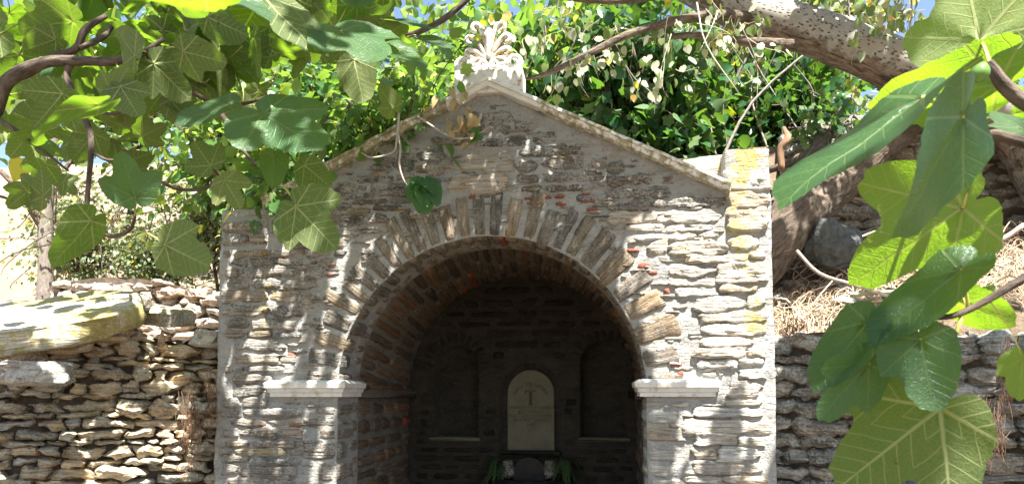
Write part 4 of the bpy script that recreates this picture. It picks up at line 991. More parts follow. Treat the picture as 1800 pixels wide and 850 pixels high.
for px_, py_, Y_, r_, lb in ((610, 150, 8.3, 1.0, 'sunlit yellow green tree just above the left end of the roof'), (470, 120, 9.0, 1.1, 'yellow green tree seen between the fig branches left of the roof')):
    c_ = at(px_, py_, Y_); z_ = float(ground_z(c_[0], Y_ + .5)); bush('mulberry_tree', lb, 'tree', (c_[0], Y_ + .5, z_), c_, (r_, .8, r_ * .9), M_mulb, HEARTS, (.07, .13), 13, 12, 16, .14, 40, keep=behind, r0=.06, yellow=.06)

# bare trunk on the left slope
bt = Tree('bare_tree', 'bare forked trunk with a straight stem standing beyond the left wall', 'tree', (*at(78, 500, 8.6)[:2], 1.9))
b0 = at(80, 520, 8.6); bt.limb([b0 - [0, 0, .5], at(80, 470, 8.6), at(80, 390, 8.6), at(88, 300, 8.6), at(100, 200, 8.6)], [.105, .09, .085, .075, .06], M_grbark, 'trunk', 10, .12)
bt.limb([at(76, 400, 8.6), at(58, 372, 8.5), at(40, 340, 8.4), at(0, 300, 8.3)], [.06, .055, .045, .03], M_rough)
bt.limb([at(86, 330, 8.6), at(120, 290, 8.7), at(150, 240, 8.8)], [.04, .03, .02], M_rough)
bst, ben = [], []
for _ in range(70):
    s_ = at(rnd.uniform(60, 300), rnd.uniform(300, 440), rnd.uniform(7.8, 9.5)); bst.append(s_); ben.append(s_ + np.array([rnd.gauss(0, .5), rnd.gauss(0, .3), rnd.gauss(.0, .35)]))
bt.twigs(M_rough, bst, ben, .010, 9, .10, .1, name='bare_twigs'); bt.leaves(M_olive, HEARTS[1:], (.03, .06), single=0, val=.4)

# pale trunk leaning across the top right, its boughs hanging over the roof
pop = Tree('poplar_tree', 'pale spotted poplar trunk leaning from the right across the top', 'tree', (4.2, 6.6, float(ground_z(4.2, 6.9))))
tp = [(4.25, 6.75, 2.6), at(1800, 238, 6.7), at(1690, 172, 6.6), at(1600, 124, 6.55), at(1500, 84, 6.5), at(1400, 46, 6.5), at(1290, 14, 6.45), at(1150, -55, 6.4)]
mbp = MB(); tube(mbp, tp, [.30, .24, .225, .215, .205, .195, .17, .12], 28, 0, (1, 1, 1), .05, 8, seed=4)
V = mbp.v[0]; m_ = len(V) // 28; R0 = V.reshape(m_, 28, 3); cz_ = R0.mean(1, keepdims=True); lowf = np.clip((cz_[..., 2] - R0[..., 2]) / .30 + .08, 0, 1)
mbp.t[0][:, 0] = lowf.ravel(); mbp.t[0][:, 1:3] = 1
part(mbp, 'trunk', M_poplar, pop.o)
for pts, r in (([at(1330, 30, 6.4), at(1240, 28, 6.1), at(1120, 55, 5.9), at(1040, 92, 5.75), at(960, 130, 5.6), at(912, 141, 5.5)], [.05, .042, .034, .028, .02, .008]),
               ([at(1400, 80, 6.3), at(1300, 72, 6.2), at(1220, 62, 6.1), at(1130, 70, 6.1)], [.045, .04, .03, .018]),
               ([at(1290, 10, 6.4), at(1200, -10, 6.2), at(1080, 2, 6.0), at(980, -5, 5.9)], [.05, .04, .03, .02])):
    pop.limb(pts, r, M_rough)
for (a, b, c_, r) in ((at(1225, 5, 5.7), at(1242, 80, 5.6), at(1300, 165, 5.6), .007), (at(1262, 20, 5.8), at(1250, 50, 5.7), at(1230, 90, 5.6), .005), (at(1180, 60, 5.9), at(1160, 130, 5.9), at(1150, 200, 5.9), .004), (at(1300, 40, 5.9), at(1330, 110, 6), at(1330, 190, 6), .004)):
    pop.limb([a, b, c_], [r, r * .8, r * .4], M_twig, 'twig', 6, .08)
pst, pen = [], []
for (x0, x1, y0, y1, n_) in ((960, 1200, 20, 130, 22), (1180, 1340, -10, 70, 14), (880, 1010, -20, 60, 10), (1480, 1640, -20, 30, 14)):
    for _ in range(n_):
        s_ = at(rnd.uniform(x0, x1), rnd.uniform(y0, y1), rnd.uniform(5.7, 6.4)); pst.append(s_); pen.append(s_ + np.array([rnd.gauss(0, .15), rnd.gauss(0, .15), -rnd.uniform(.02, .3)]))
pop.twigs(M_twig, pst, pen, .0035, 6, .05, .3); pop.leaves(M_pop, HEARTS[:3], (.045, .085), up=.1, single=140, yellow=.12)

# dark trunk that leans up from behind the right corner of the house
dk = Tree('leaning_tree', 'dark rough trunk rising from the bank behind the right corner of the house', 'tree', (1.25, 6.3, 2.2))
dk.limb([(1.0, 6.35, 2.35), at(1385, 392, 6.3), at(1440, 345, 6.5), at(1500, 292, 6.7), at(1570, 228, 6.9), at(1650, 160, 7.2), at(1700, 90, 7.5)], [.24, .225, .215, .20, .19, .17, .12], M_rough, 'trunk', 18, .13, 6)
dk.limb([at(1395, 362, 6.5), at(1420, 300, 6.8), at(1445, 250, 7.0), at(1448, 235, 7.1)], [.10, .085, .08, .09], M_rough, 'stump', 12, .14)
dk.limb([at(1440, 265, 7.0), at(1390, 285, 7.2), at(1350, 300, 7.3)], [.06, .05, .03], M_rough)
dk.limb([at(1375, 300, 6.0), at(1372, 262, 6.0), at(1385, 244, 6.0), at(1378, 225, 6.1)], [.026, .028, .03, .016], M_root, 'broken_limb', 8, .15)
dst, den = [], []
for _ in range(26):
    s_ = at(rnd.uniform(1330, 1620), rnd.uniform(150, 290), rnd.uniform(7.0, 7.6)); dst.append(s_); den.append(s_ + np.array([rnd.gauss(0, .25), rnd.gauss(0, .2), rnd.gauss(.1, .2)]))
dk.twigs(M_rough, dst, den, .006, 14, .10, .2); dk.leaves(M_ivy, IVY, (.06, .10), single=40)

# ================================================================== CREEPER ON THE ROOF, HANGING TWIGS
cr = Tree('roof_creeper', 'green creeper spilling over the left slope of the roof', 'creeper', (-1.9, 5.7, 3.0))
rst, ren = [], []
for _ in range(120):
    u = rnd.uniform(.40, 1.75); x = CX - u; z = APEX + .08 - SLOPE * u; rst.append((x, rnd.uniform(5.08, 5.8), z + rnd.uniform(.0, .15))); ren.append((x + rnd.gauss(0, .2), rst[-1][1] + rnd.gauss(-.05, .12), z + rnd.uniform(-.06, .5)))
cr.twigs(M_rough, rst, ren, .006, 13, .10, .15); cr.limb([(-2.5, 5.5, 3.05), (-2.0, 5.30, 3.32), (-1.55, 5.2, 3.48), (-1.3, 5.15, 3.52)], [.02, .018, .014, .008], M_rough)
cr.leaves(M_mulb, HEARTS + IVY, (.06, .11), single=130, yellow=.07)
hv = Tree('hanging_sprig', 'pale bare twig hanging over the gable with one tuft of glossy leaves', 'twig', at(702, 172, 5.02))
hv.limb([at(702, 172, 5.02), at(701, 205, 5.0), at(697, 250, 4.98), at(690, 268, 4.97), at(655, 277, 4.96), at(635, 268, 4.95)], [.010, .009, .0085, .008, .006, .003], M_twig, 'stem', 6, .12)
hv.limb([at(699, 232, 4.99), at(704, 262, 4.97), at(702, 290, 4.97), at(712, 320, 4.96), at(730, 335, 4.95), at(742, 340, 4.95)], [.008, .008, .0075, .006, .005, .003], M_twig, 'stem', 6, .12)
ml = ml2 = fig_leaf(6).mesh('leaf', [M_gloss, M_figvein])
for (bx_, by_, tx_, ty_, nz, nxx) in ((728, 322, 712, 365, .3, -.5), (742, 325, 738, 385, .25, .1), (758, 325, 776, 370, .3, .5), (735, 318, 716, 330, .8, -.3), (750, 318, 775, 345, .8, .4), (745, 335, 757, 385, .1, .6), (742, 322, 728, 350, .6, -.1), (750, 322, 760, 352, .7, .2)):
    a = at(bx_, by_, 4.93); b = at(tx_, ty_, 4.88 + rnd.uniform(-.03, .05)); place('leaf', ml if rnd.random() < .6 else ml2, hv.o, a, b - a, (nxx, -1, nz), np.linalg.norm(b - a) * .8)
wv = Tree('withered_sprig', 'curled brown withered leaves on a thin twig against the gable', 'twig', at(755, 215, 5.05))
wv.limb([at(735, 205, 5.06), at(765, 225, 5.04), at(800, 243, 5.02), at(830, 240, 5.0), at(862, 222, 5.0)], [.008, .008, .007, .005, .002], M_twig, 'stem', 6, .1)
wm = mesh_of(heart(.75, .5, .5), 'leaf', M_dead); wm2 = mesh_of(heart(.6, .8, -.5), 'leaf', M_dead)
for j in range(26):
    a = at(rnd.gauss(812, 12), rnd.gauss(212, 18), 5.0 + rnd.uniform(-.04, .06)); d_ = (rnd.gauss(0, .4), rnd.gauss(0, .4), -1); place('leaf', rnd.choice((wm, wm2)), wv.o, a, d_, (rnd.gauss(0, 1), -1, rnd.gauss(0, .5)), rnd.uniform(.05, .10))
for (x_, y_) in ((836, 228), (842, 240), (790, 160), (770, 172), (800, 178)):
    a = at(x_, y_, 5.0); place('leaf', ml2 if y_ > 200 else wm, wv.o, a, (rnd.gauss(0, .5), -.3, -.6), (0, -1, .7), .08)

# ================================================================== DRY ROOTS AND STRAW ON THE BANK, ROOTS ON THE WALLS
def strands(name, n_, xr, yr, L, rad, mat, lift, seed, kind='stuff', lab=None):
    mb = MB(); g = random.Random(seed)
    for _ in range(n_):
        x, y = g.uniform(*xr), g.uniform(*yr); a = g.uniform(0, 2 * math.pi); l = g.uniform(*L); P = []
        h = g.uniform(0, lift)
        for q in range(5):
            x += math.cos(a) * l / 4; y += math.sin(a) * l / 4 * .6; a += g.gauss(0, .55)
            P.append((x, y, float(ground_z(x, y)) + .012 + h * math.sin(q / 4 * math.pi) + g.uniform(0, .03)))
        if P[0][1] < line_y(WR, P[0][0]) + .05: 
            P = [(p[0], p[1], max(p[2], 2.0 - .0 * q_)) for q_, p in enumerate(P)]
        tube(mb, P, g.uniform(*rad), 4, 0, tintof((1, 1, 1), .3), 0, 2, False)
    return tag(mb.build(name, mat), kind=kind)
strands('dry_straw', 1500, (1.15, 3.4), (5.5, 6.4), (.06, .28), (.0015, .004), M_straw, .10, 3)
strands('dry_straw', 700, (1.25, 3.6), (6.2, 7.2), (.06, .3), (.0015, .004), M_root, .12, 4)
strands('dry_roots', 90, (1.15, 3.4), (5.5, 7.0), (.3, .9), (.004, .011), M_straw, .22, 5)
for j, (p, r, lb) in enumerate((([at(1800, 395, 6.2), at(1760, 420, 6.2), at(1690, 440, 6.1), at(1600, 452, 6.0)], .02, 'long pale dead branch lying on the bank below the terrace wall'),
                          ([at(1400, 440, 5.8), at(1440, 480, 5.75), at(1500, 500, 5.7), at(1560, 520, 5.7)], .013, 'thin grey dead branch lying across the straw'),
                          ([at(1495, 520, 5.75), at(1525, 515, 5.75), at(1590, 512, 5.75)], .016, 'short straight greenish stick lying in the straw'))):
    mb = MB(); tube(mb, p, r, 8, 0, (.75, .95, .7) if j == 2 else (1, 1, 1), .1); tag(mb.build('dead_branch', M_twig, None, p[0]), lb, 'branch', 'dead branches on the bank')
def hanging(px, py0, py1, Y, n_, wd, lb):
    mb = MB(); g = random.Random(px)
    for _ in range(int(n_ * 2.2)):
        x0 = px + g.gauss(0, wd); y0 = py0 + g.uniform(0, (py1 - py0) * .5); y1 = y0 + g.uniform(.3, .6) * (py1 - py0); P = [at(x0 + g.gauss(0, 2) + (q / 4) * g.gauss(0, 6), y0 + (y1 - y0) * q / 4, Y - g.uniform(0, .04)) for q in range(5)]
        tube(mb, P, g.uniform(.0006, .0022), 4, 0, tintof((1, 1, 1), .3), 0, 2, False)
    tag(mb.build('hanging_roots', M_root, None, at(px, py0, Y)), lb, 'roots', 'red roots hanging on the walls')
hanging(1738, 690, 830, 4.62, 46, 14, 'thick beard of brown roots hanging at the right end of the retaining wall')
hanging(1770, 590, 730, 4.66, 22, 6, 'narrow strand of brown roots hanging near the right edge of the retaining wall')
hanging(1497, 660, 760, 5.08, 22, 8, 'thin roots hanging on the retaining wall under the fig leaves')
hanging(1390, 555, 600, 5.32, 30, 14, 'tuft of roots hanging over the top of the retaining wall by the house')
hanging(335, 680, 830, 5.02, 42, 9, 'reddish roots hanging on the left wall near the house')
hanging(370, 650, 790, 5.12, 16, 5, 'sparse red roots hanging right against the left corner of the house')

# ================================================================== BASIN AND FERNS
fb = thing('fountain_basin', 'dark wet stone basin below the plaque', 'basin', (bx(932), YB - .2, .4))
mb = MB(); a = np.linspace(math.pi, 2 * math.pi, 20); cxb = bx(932)
ringo = [(cxb + .42 * math.cos(t), YB - .02 + .36 * math.sin(t)) for t in a]; ringi = [(cxb + .34 * math.cos(t), YB - .02 + .28 * math.sin(t)) for t in a]
zt = bz(930, 838); V = []
for (o_, z) in ((ringo, .3), (ringo, zt), (ringi, zt), (ringi, zt - .12)): V += [(x, y, z) for x, y in o_]
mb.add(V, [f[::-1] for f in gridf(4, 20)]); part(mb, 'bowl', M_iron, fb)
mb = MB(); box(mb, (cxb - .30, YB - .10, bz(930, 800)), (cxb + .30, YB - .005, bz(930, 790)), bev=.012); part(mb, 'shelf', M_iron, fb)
mb = MB(); ar = [(cxb - .16, .4)] + [(cxb - .16 * math.cos(t), bz(930, 830) + .16 * math.sin(t)) for t in np.linspace(0, math.pi, 14)] + [(cxb + .16, .4)]; nn = len(ar)
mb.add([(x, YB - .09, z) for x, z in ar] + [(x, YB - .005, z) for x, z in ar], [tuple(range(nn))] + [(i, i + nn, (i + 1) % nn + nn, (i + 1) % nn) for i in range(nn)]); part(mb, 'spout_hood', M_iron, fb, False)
for sg in (-1, 1):
    mb = MB(); rock(mb, (cxb + sg * .20, YB - .09, bz(930, 822)), (.06, .05, .09), (0, 0, 0), 300 + sg, nu=12, nv=8, tint=(.10, .09, .07)); part(mb, 'side_stone', M_dry, fb)
for sg, n_ in ((-1, 12), (1, 16)):
    fe = thing('fern', 'dark fern growing %s of the basin below the plaque' % ('on the shadowed left side' if sg < 0 else 'on the fuller right side'), 'fern', (cxb + sg * .33, YB - .05, bz(930, 815)), 'ferns beside the basin')
    for j in range(n_):
        a_ = rnd.uniform(0, 6.28); L = rnd.uniform(.16, .32); d_ = np.array([math.cos(a_) * .8, -abs(math.sin(a_)), 0]); p0 = np.array(fe.location) + np.array([rnd.gauss(0, .04), 0, rnd.gauss(0, .05)]); mb = MB()
        G = []
        for q in range(17):
            t = q / 16; c_ = p0 + d_ * L * t + np.array([0, 0, .12 * t - .30 * t * t]); l_ = .055 * (1 - t * .85) * (1 if q % 2 else .25); sd = np.array([-d_[1], d_[0], 0])
            G += [c_ - sd * l_ - [0, 0, .01], c_, c_ + sd * l_ - [0, 0, .01]]
        mb.add(G, gridf(17, 3))
        part(mb, 'frond', M_fern, fe)

# ================================================================== FIG TREES
fig = Tree('fig_tree', 'fig tree with grey branches and big lobed leaves reaching in from the left', 'tree', (-3.3, 1.5, 0))
def fb_(pts, r, name='branch', T=fig, n=9): 
    q = [at(x, y, Y) for x, y, Y in pts]; T.limb(q, r, M_bark, name, n, .12, 5); return q
f0 = at(-10, 190, 2.45)
fig.limb([(-3.3, 1.5, -.1), (-3.2, 1.6, .9), (-2.75, 1.9, 1.7), (-2.45, 2.2, 2.2), f0], [.13, .115, .09, .06, .034], M_bark, 'trunk', 12, .1, 5)
fb_([(-10, 195, 2.45), (8, 150, 2.45), (40, 125, 2.45), (90, 108, 2.45), (150, 107, 2.45), (205, 107, 2.45), (250, 95, 2.45), (288, 68, 2.45)], [.028, .026, .024, .020, .018, .016, .013, .008])
fb_([(14, 140, 2.46), (50, 128, 2.5), (95, 100, 2.5), (133, 86, 2.5), (150, 52, 2.5), (186, 28, 2.55)], [.018, .017, .015, .014, .014, .010])
fb_([(140, 85, 2.5), (180, 66, 2.55), (196, 48, 2.6)], [.012, .011, .009])
fb_([(133, 100, 2.46), (118, 132, 2.46), (136, 180, 2.45), (156, 225, 2.44), (160, 265, 2.43), (155, 330, 2.42), (154, 372, 2.42), (165, 402, 2.41), (198, 415, 2.4), (228, 404, 2.4), (238, 380, 2.4)], [.013, .013, .012, .011, .010, .009, .009, .008, .008, .007, .005])
fb_([(258, 92, 2.45), (272, 116, 2.5), (318, 150, 2.55), (372, 182, 2.6), (395, 208, 2.6), (415, 250, 2.6), (450, 290, 2.6)], [.010, .010, .010, .010, .009, .008, .006])
fb_([(378, 186, 2.6), (430, 182, 2.65), (468, 170, 2.7)], [.007, .007, .005])
fb_([(160, 265, 2.43), (185, 280, 2.44), (205, 281, 2.44)], [.006, .006, .004]); fb_([(276, 316, 2.5), (310, 331, 2.5), (350, 332, 2.5), (392, 316, 2.5)], [.006, .007, .007, .005])
fb_([(160, 195, 2.5), (200, 200, 2.5), (236, 182, 2.5)], [.007, .007, .006])
fb_([(535, -20, 2.9), (545, 20, 2.9), (590, 60, 2.9), (650, 62, 2.9), (715, 62, 2.9), (770, 40, 2.9), (820, 0, 2.9), (850, -40, 2.9)], [.016, .014, .010, .010, .012, .012, .012, .012])
fb_([(535, 10, 2.9), (556, 45, 2.85), (575, 72, 2.8), (612, 72, 2.8)], [.012, .010, .009, .007]); fb_([(0, 60, 2.9), (40, 78, 2.9), (90, 60, 2.9), (60, 20, 2.9)], [.012, .010, .007, .004])
fb_([(0, 345, 3.2), (30, 352, 3.2), (60, 345, 3.2), (75, 348, 3.2)], [.007, .006, .005, .004]); fb_([(-10, 205, 3), (30, 230, 3), (45, 240, 3), (120, 300, 3)], [.012, .010, .008, .005])
def hero(T, bx_, by_, tx_, ty_, Y, side, var, dY=0.0, tilt=(0, 0), node=None, k=1.0, wx=1.0):
    """one big leaf from its stalk end to its tip; side u shows the underside, t the upper side; tilt leans the face sideways and up"""
    a = at(bx_, by_, Y); b = at(tx_, ty_, Y + dY); view = np.array([0, 0, 1.6]) - (a + b) / 2; view /= np.linalg.norm(view)
    up = np.array([tilt[0], 0, tilt[1]]); n_ = (view if side == 't' else -view) + up
    L = np.linalg.norm(b - a); o = place('leaf', (FIGM if side in 'tp' or T is fig and Y > 1 else FIGN)[var], T.o, a, b - a, n_, L * k * (.86 if T is fig else 1))
    o.scale.x *= wx
    if node is not None:
        c = at(*node); mb = MB(); m = (a + c) / 2 + np.array([0, 0, .012]); tube(mb, [a, m, c], [L * .013, L * .014, L * .019], 6, sub=3)
        p = mb.build('petiole', M_petiole, None, a); p.parent = o; Mi = (Matrix.LocRotScale(Vector(a), o.rotation_euler, o.scale)).inverted(); p.matrix_local = Mi @ Matrix.Translation(Vector(a))
    return o
U, Tt = 'u', 't'
HL_ = [(345, -75, 160, -12, .62, U, 2, .05, (0, .8), (360, -60, .62)), (110, 165, 48, 238, 2.2, U, 3, 0, (.2, .1), (143, 180, 2.44)), (175, 185, 40, 250, 2.1, Tt, 2, .02, (-.2, 2.6), None), (198, 165, 232, 108, 2.3, U, 4, .02, (.2, .3), None), (236, 98, 200, 45, 2.35, U, 2, .05, (.4, .2), (258, 92, 2.45)),
       (212, 152, 250, 215, 2.3, U, 4, -.02, (-.3, .2), (205, 112, 2.45)), (270, 112, 345, 188, 2.45, U, 1, .05, (.1, .2), (262, 98, 2.45)), (322, 91, 418, 114, 2.4, U, 5, .02, (0, .2), (290, 86, 2.45)), (402, 186, 288, 222, 2.4, Tt, 2, -.05, (.1, 1.4), None), (237, 346, 208, 250, 2.25, Tt, 0, -.04, (.1, .3), (238, 380, 2.4)),
       (370, 291, 333, 238, 2.45, U, 0, .02, (-.1, .3), (392, 316, 2.5)), (394, 317, 430, 375, 2.35, U, 3, .0, (.1, .1), (395, 312, 2.5)), (290, 430, 384, 476, 2.2, U, 4, -.02, (0, .1), (236, 405, 2.4)), (160, 388, 78, 484, 2.2, U, 2, -.05, (-2.3, 1.9), (200, 390, 2.4)), (520, 362, 603, 452, 2.3, U, 1, -.03, (.1, .1), (492, 322, 2.5)),
       (462, 200, 588, 282, 2.3, Tt, 1, -.1, (0, .8), None), (482, 275, 478, 342, 2.4, Tt, 2, 0, (.3, .3), (470, 240, 2.6)), (535, 290, 592, 338, 2.5, U, 5, 0, (-.4, .2), None), (600, 55, 690, 122, 2.4, Tt, 0, -.12, (.2, .9), (575, 72, 2.8)), (660, 85, 762, 128, 2.45, Tt, 2, -.1, (.1, 1.6), None),
       (622, 105, 642, 197, 2.6, U, 2, 0, (.2, .1), (580, 82, 2.8)), (534, 88, 516, 150, 2.7, U, 5, 0, (.8, 0), None), (462, -8, 582, 126, 2.3, U, 5, 0, (-1.5, .4), None), (392, -8, 490, 42, 2.2, Tt, 2, -.05, (0, 1.6), None), (690, 36, 788, 48, 2.6, Tt, 5, 0, (0, 2.0), (650, 40, 2.8)),
       (742, 68, 812, 82, 2.6, Tt, 5, 0, (0, 1.6), (715, 66, 2.9)), (446, 66, 466, 152, 2.6, U, 5, 0, (1.3, .1), None), (455, 160, 418, 192, 2.7, U, 4, 0, (.2, .4), None), (365, 30, 450, 70, 2.5, U, 2, 0, (0, .3), None), (385, 50, 330, 70, 2.7, U, 1, 0, (.1, .4), None),
       (318, 8, 376, 22, 1.5, U, 4, 0, (0, .8), None), (128, 38, 18, 52, 2.6, U, 5, 0, (.1, .4), None), (98, 70, 30, 92, 2.6, U, 2, 0, (0, .3), None), (48, 336, 6, 372, 3.0, U, 0, 0, (0, .2), (60, 345, 3.2)), (75, 345, 25, 300, 3.0, U, 3, 0, (0, .6), None), (112, 318, 140, 345, 3.0, U, 0, 0, (0, .3), None),
       (300, 175, 345, 230, 2.7, U, 4, 0, (-.3, .3), None), (165, 235, 118, 290, 2.7, U, 4, 0, (0, .2), None), (128, 250, 160, 300, 2.8, U, 1, 0, (0, .4), None), (250, 240, 300, 215, 2.7, U, 3, 0, (.3, .5), None), (245, 170, 200, 130, 2.7, U, 5, 0, (.1, .5), None), (220, 60, 160, 72, 2.7, U, 4, 0, (0, .7), None),
       (90, 130, 60, 190, 2.8, U, 3, 0, (0, .2), None), (30, 160, 70, 215, 2.9, U, 1, 0, (0, .3), None), (560, 90, 600, 30, 2.9, U, 4, 0, (0, .2), None), (640, 20, 700, -10, 2.9, U, 1, 0, (0, .6), None), (475, 100, 440, 40, 2.9, U, 2, 0, (.2, .4), None), (690, 190, 660, 140, 2.9, U, 4, 0, (.4, .4), None)]
for h in HL_: hero(fig, *h[:7], dY=h[7], tilt=h[8], node=h[9])
S_ = np.array(SUN)
def sun_foot(p, Y): return p - S_ * ((p[1] - Y) / S_[1])
# filling leaves of the left crown, each a leaf of its own
nfill = 0
for _ in range(420):
    if nfill >= 246: break
    x = rnd.uniform(-60, 430) if rnd.random() < .82 else rnd.uniform(430, 720); lim = 250 - .35 * max(0, x - 60) if x < 430 else 70
    if rnd.random() < .15: lim += 90
    y = rnd.uniform(-60, max(30, lim)); Y = rnd.uniform(2.6, 3.9)
    a = at(x, y, Y); q = sun_foot(a, YF); q2 = sun_foot(a, 4.8)
    if -2.85 < q[0] < -1.8 and .8 < q[2] < 1.75 and rnd.random() < .8: continue
    if q2[0] < -2.8 and .8 < q2[2] < 2.2 and rnd.random() < .8: continue
    nfill += 1
    th_ = rnd.uniform(0, 6.28); d_ = np.array([math.cos(th_), rnd.gauss(0, .4), -.35 + rnd.gauss(0, .4)])
    place('leaf', rnd.choice(FIGP), fig.o, a, d_, np.array([rnd.gauss(0, .45), rnd.gauss(.35, .4), 1.0]), rnd.uniform(.12, .20))

n_ = 420; PX = rng.uniform(-80, 470, n_); PY = rng.uniform(-80, 1, n_) + rng.uniform(0, 1, n_) * np.clip(300 - .45 * np.maximum(0, PX - 60), 60, 300)
Pf = np.array([at(a, b, rnd.uniform(3.7, 5.2)) for a, b in zip(PX, PY)]); Pf = Pf[[not (-2.85 < sun_foot(q, YF)[0] < -1.8 and sun_foot(q, YF)[2] < 1.75 and q[1] < YF) and not (sun_foot(q, 4.85)[0] < -2.75 and .5 < sun_foot(q, 4.85)[2] < 2.5 and rnd.random() < .9) for q in Pf]]; n_ = len(Pf)
o = part(leaf_cloud(Pf, rvec(n_, -.35, .6), rvec(n_, 1.0, .55), rng.uniform(.12, .19, n_), HEARTS[:3], tints_(n_, .3, .03)), 'crown', M_mulb, fig.o); o['kind'] = 'stuff'
# right branch close to the viewer
fr = Tree('fig_tree', 'fig branches close to the viewer at the right edge with large backlit leaves', 'tree', (2.3, .9, 0))
r1 = at(1860, 455, 1.15); r2 = at(1850, 262, 1.2)
fr.limb([(2.3, .9, -.1), (2.25, .95, .9), (1.9, 1.05, 1.6), r1], [.07, .055, .03, .009], M_bark, 'trunk', 10, .1)
fr.limb([(1.9, 1.05, 1.6), (1.7, 1.12, 1.85), r2], [.026, .018, .010], M_bark, 'branch', 8, .1)
def fr_(p, r): fb_(p, r, T=fr)
fr_([(1860, 455, 1.15), (1795, 492, 1.15), (1740, 525, 1.15), (1690, 550, 1.15), (1650, 558, 1.15), (1612, 556, 1.15)], [.008, .0066, .0058, .005, .0042, .003])
fr_([(1850, 262, 1.2), (1795, 250, 1.2), (1750, 236, 1.2), (1735, 240, 1.2)], [.0105, .009, .008, .007])
fr_([(1850, 205, 1.2), (1800, 180, 1.2), (1765, 150, 1.2), (1748, 125, 1.2), (1738, 108, 1.2)], [.013, .012, .011, .009, .006])
HR_ = [(1721, 72, 1690, -70, 1.34, U, 1, .05, (.1, .5), (1742, 120, 1.2), 1.1), (1752, 150, 1522, 184, 1.36, U, 2, .02, (.0, 1.3), (1765, 150, 1.2), 1.0), (1622, 172, 1364, 364, 1.1, Tt, 2, -.03, (-2.0, 2.6), (1735, 240, 1.2), 1.0), (1692, 206, 1572, 418, .92, Tt, 2, -.04, (1.3, .2), (1740, 238, 1.2), 1.0, .78),
       (1692, 366, 1500, 498, 1.24, U, 3, .06, (.15, .9), (1736, 246, 1.2), 1.05, 1.12), (1690, 474, 1524, 608, 1.1, Tt, 2, .0, (-.9, .9), (1690, 548, 1.15), 1.0, .72), (1524, 566, 1428, 688, 1.13, Tt, 2, .0, (-.7, .3), (1610, 556, 1.15), 1.0, .8), (1527, 640, 1426, 748, 1.12, Tt, 0, .0, (.8, .2), (1600, 556, 1.15), .92, .75),
       (1618, 596, 1645, 734, 1.08, Tt, 4, -.02, (0, .2), (1622, 556, 1.15), .95), (1652, 716, 1500, 836, 1.16, 'p', 0, .05, (.2, .2), (1690, 556, 1.15), 1.25), (1690, 532, 1786, 572, 1.2, U, 2, 0, (0, .8), (1700, 545, 1.15), 1.0), (1798, 628, 1790, 705, 1.2, U, 1, 0, (.8, .2), (1740, 530, 1.15), 1.0),
       (1800, 228, 1735, 186, 1.25, Tt, 5, .06, (0, 3.5), None, .9), (1786, 200, 1830, 190, 1.3, U, 3, 0, (0, .8), None, 1.0), (1720, 522, 1745, 505, 1.22, U, 5, 0, (0, .6), None, 1.2)]
for h in HR_: hero(fr, *h[:7], dY=h[7], tilt=h[8], node=h[9], k=h[10], wx=h[11] if len(h) > 11 else 1.0)
mb = MB(); rock(mb, at(1723, 128, 1.17), (.0135, .0135, .016), (0, 20, 0), 5, e=(1, 1), amp=.05, nu=16, nv=12, lam=0); part(mb, 'fruit', M_fruit, fr.o)

# ================================================================== UNSEEN POPLAR CROWN (leaves set on sun rays to shape the dappled shade)
def open_to_sun(x, z):
    """how much of the front at x, z lies in sun, 0 to 1"""
    st = float(vnoise((x - .22 * (z - 2)) * 13.0, z * 1.2, 0, 61)) + .4 * float(vnoise((x - .22 * z) * 31, z * 2.6, 0, 62))
    if x > .84: return 1.0 if z > 1.70 else float(st > .05)
    if x > .12 and z > 1.72 and z < 3.0 - .42 * max(0, .75 - x) and arch_dist(x, z) > .10: return 1.0 if x > .38 + .25 * st else float(st > .05)
    if x > .25 and z < 1.72: return float(st > .12)
    if x < -2.66: return float(st > .05)
    if x < -1.88 and z < 1.66: return float(st > .42)
    if x < -1.25: return float(st > .42 + .15 * (z > 2.95))
    if x < .12: return float(st > .86)
    return 0.0
SUNLIT = [at(1640, 400, 1.24), at(1600, 430, 1.26), at(1620, 165, 1.36), at(1560, 178, 1.36), at(1770, 190, 1.25), at(660, 95, 2.36), at(430, 15, 2.2), at(340, 12, 1.5), at(220, 10, .65), at(1500, 230, 1.08)]
def shades_lit_leaf(p):
    for q in SUNLIT:
        d = p - q
        if np.linalg.norm(d - S_ * (d @ S_)) < .11: return True
    return False
Pc, n_ = [], 0
while n_ < 17000:
    x, z = rnd.uniform(-3.0, 1.35), rnd.uniform(.3, 4.0)
    if z > roof_z(x) + .10: continue
    if max(open_to_sun(x, z), open_to_sun(x + .02, z + .09), open_to_sun(x - .02, z - .09), open_to_sun(x - .014, z), open_to_sun(x + .014, z)) > .5: continue
    zc = rnd.uniform(4.75, 6.3) if rnd.random() < .8 else rnd.uniform(4.75, 7.2); p = np.array([x, YF - .02, z]) + S_ * ((zc - z) / S_[2]); n_ += 1
    if not shades_lit_leaf(p): Pc.append(p)
Pc = np.array(Pc); n_ = len(Pc)
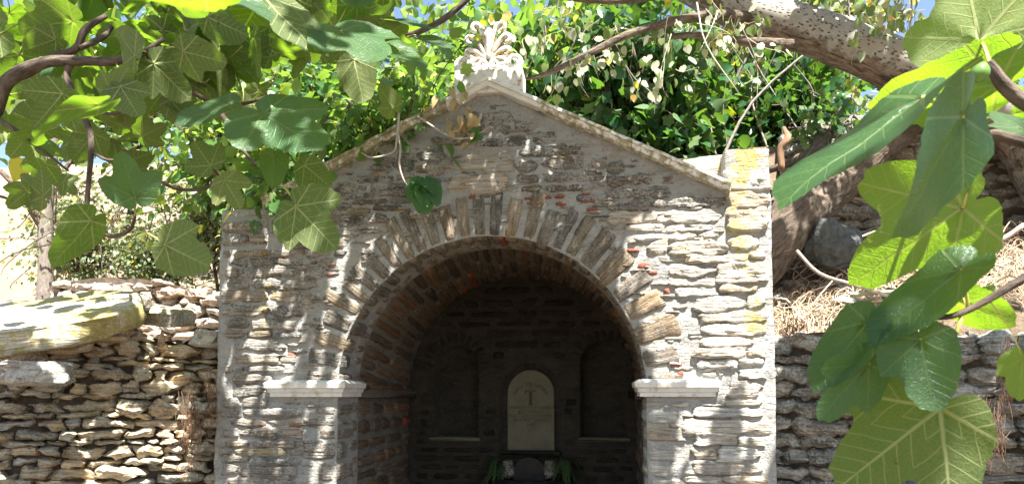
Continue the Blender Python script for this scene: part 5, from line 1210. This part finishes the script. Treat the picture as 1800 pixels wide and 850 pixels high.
o = part(leaf_cloud(Pc, rvec(n_, -.1, .7), rvec(n_, 1.1, .5), rng.uniform(.030, .052, n_), HEARTS[:3], tints_(n_)), 'shade_crown', M_ivy, pop.o); o['kind'] = 'stuff'
for (p0, p1) in (((1.6, 5.6, 6.0), (-2.4, 4.55, 5.3)), ((1.4, 5.4, 6.2), (-3.0, 4.3, 5.9)), ((.9, 5.2, 6.2), (-1.2, 4.2, 5.2))):
    p0, p1 = np.array(p0), np.array(p1); m = (p0 + p1) / 2 + np.array([0, 0, .15]); pop.limb([tuple(at(1150, -50, 6.4)), p0, m, p1], [.06, .045, .03, .01], M_rough, 'bough')
# unseen leaves added overhead to shade the left wall, bank and forecourt
Pc = []
for _ in range(9000):
    r = rnd.random()
    if r < .16:
        u = rnd.random(); x, y, z = WL[0][0] + (WL[1][0] - WL[0][0]) * u, 0, rnd.uniform(.7, 2.0); y = line_y(WL, x)
        if vnoise(x * 5 + z * 2, z * 3, 0, 71) > -.22 + .25 * (u > .75): continue
    elif r < .34:
        x, y = rnd.uniform(1.2, 3.6), rnd.uniform(5.4, 7.4); z = float(ground_z(x, y))
        if y < 6.2 and vnoise(x * 4, y * 4, 0, 72) > -.3: continue
        if vnoise(x * 4, y * 4, 0, 73) > .25: continue
    elif r < .46:
        x = rnd.uniform(1.2, 3.0); y = line_y(WR, x); z = rnd.uniform(.7, 1.95)
        if vnoise(x * 5, z * 3, 0, 74) > .6: continue
    else:
        x, y, z = rnd.uniform(-3.2, 3.0), rnd.uniform(.8, 5.1), 0
        if vnoise(x * 1.6, y * 1.6, 0, 75) > .62: continue
    zc = rnd.uniform(4.9, 6.8); p = np.array([x, y, z]) + S_ * ((zc - z) / S_[2])
    if not shades_lit_leaf(p): Pc.append(p)
Pc = np.array(Pc); n_ = len(Pc)
o = part(leaf_cloud(Pc, rvec(n_, -.1, .7), rvec(n_, 1.1, .5), rng.uniform(.08, .14, n_), HEARTS[:3], tints_(n_)), 'shade_crown', M_ivy, pop.o); o['kind'] = 'stuff'
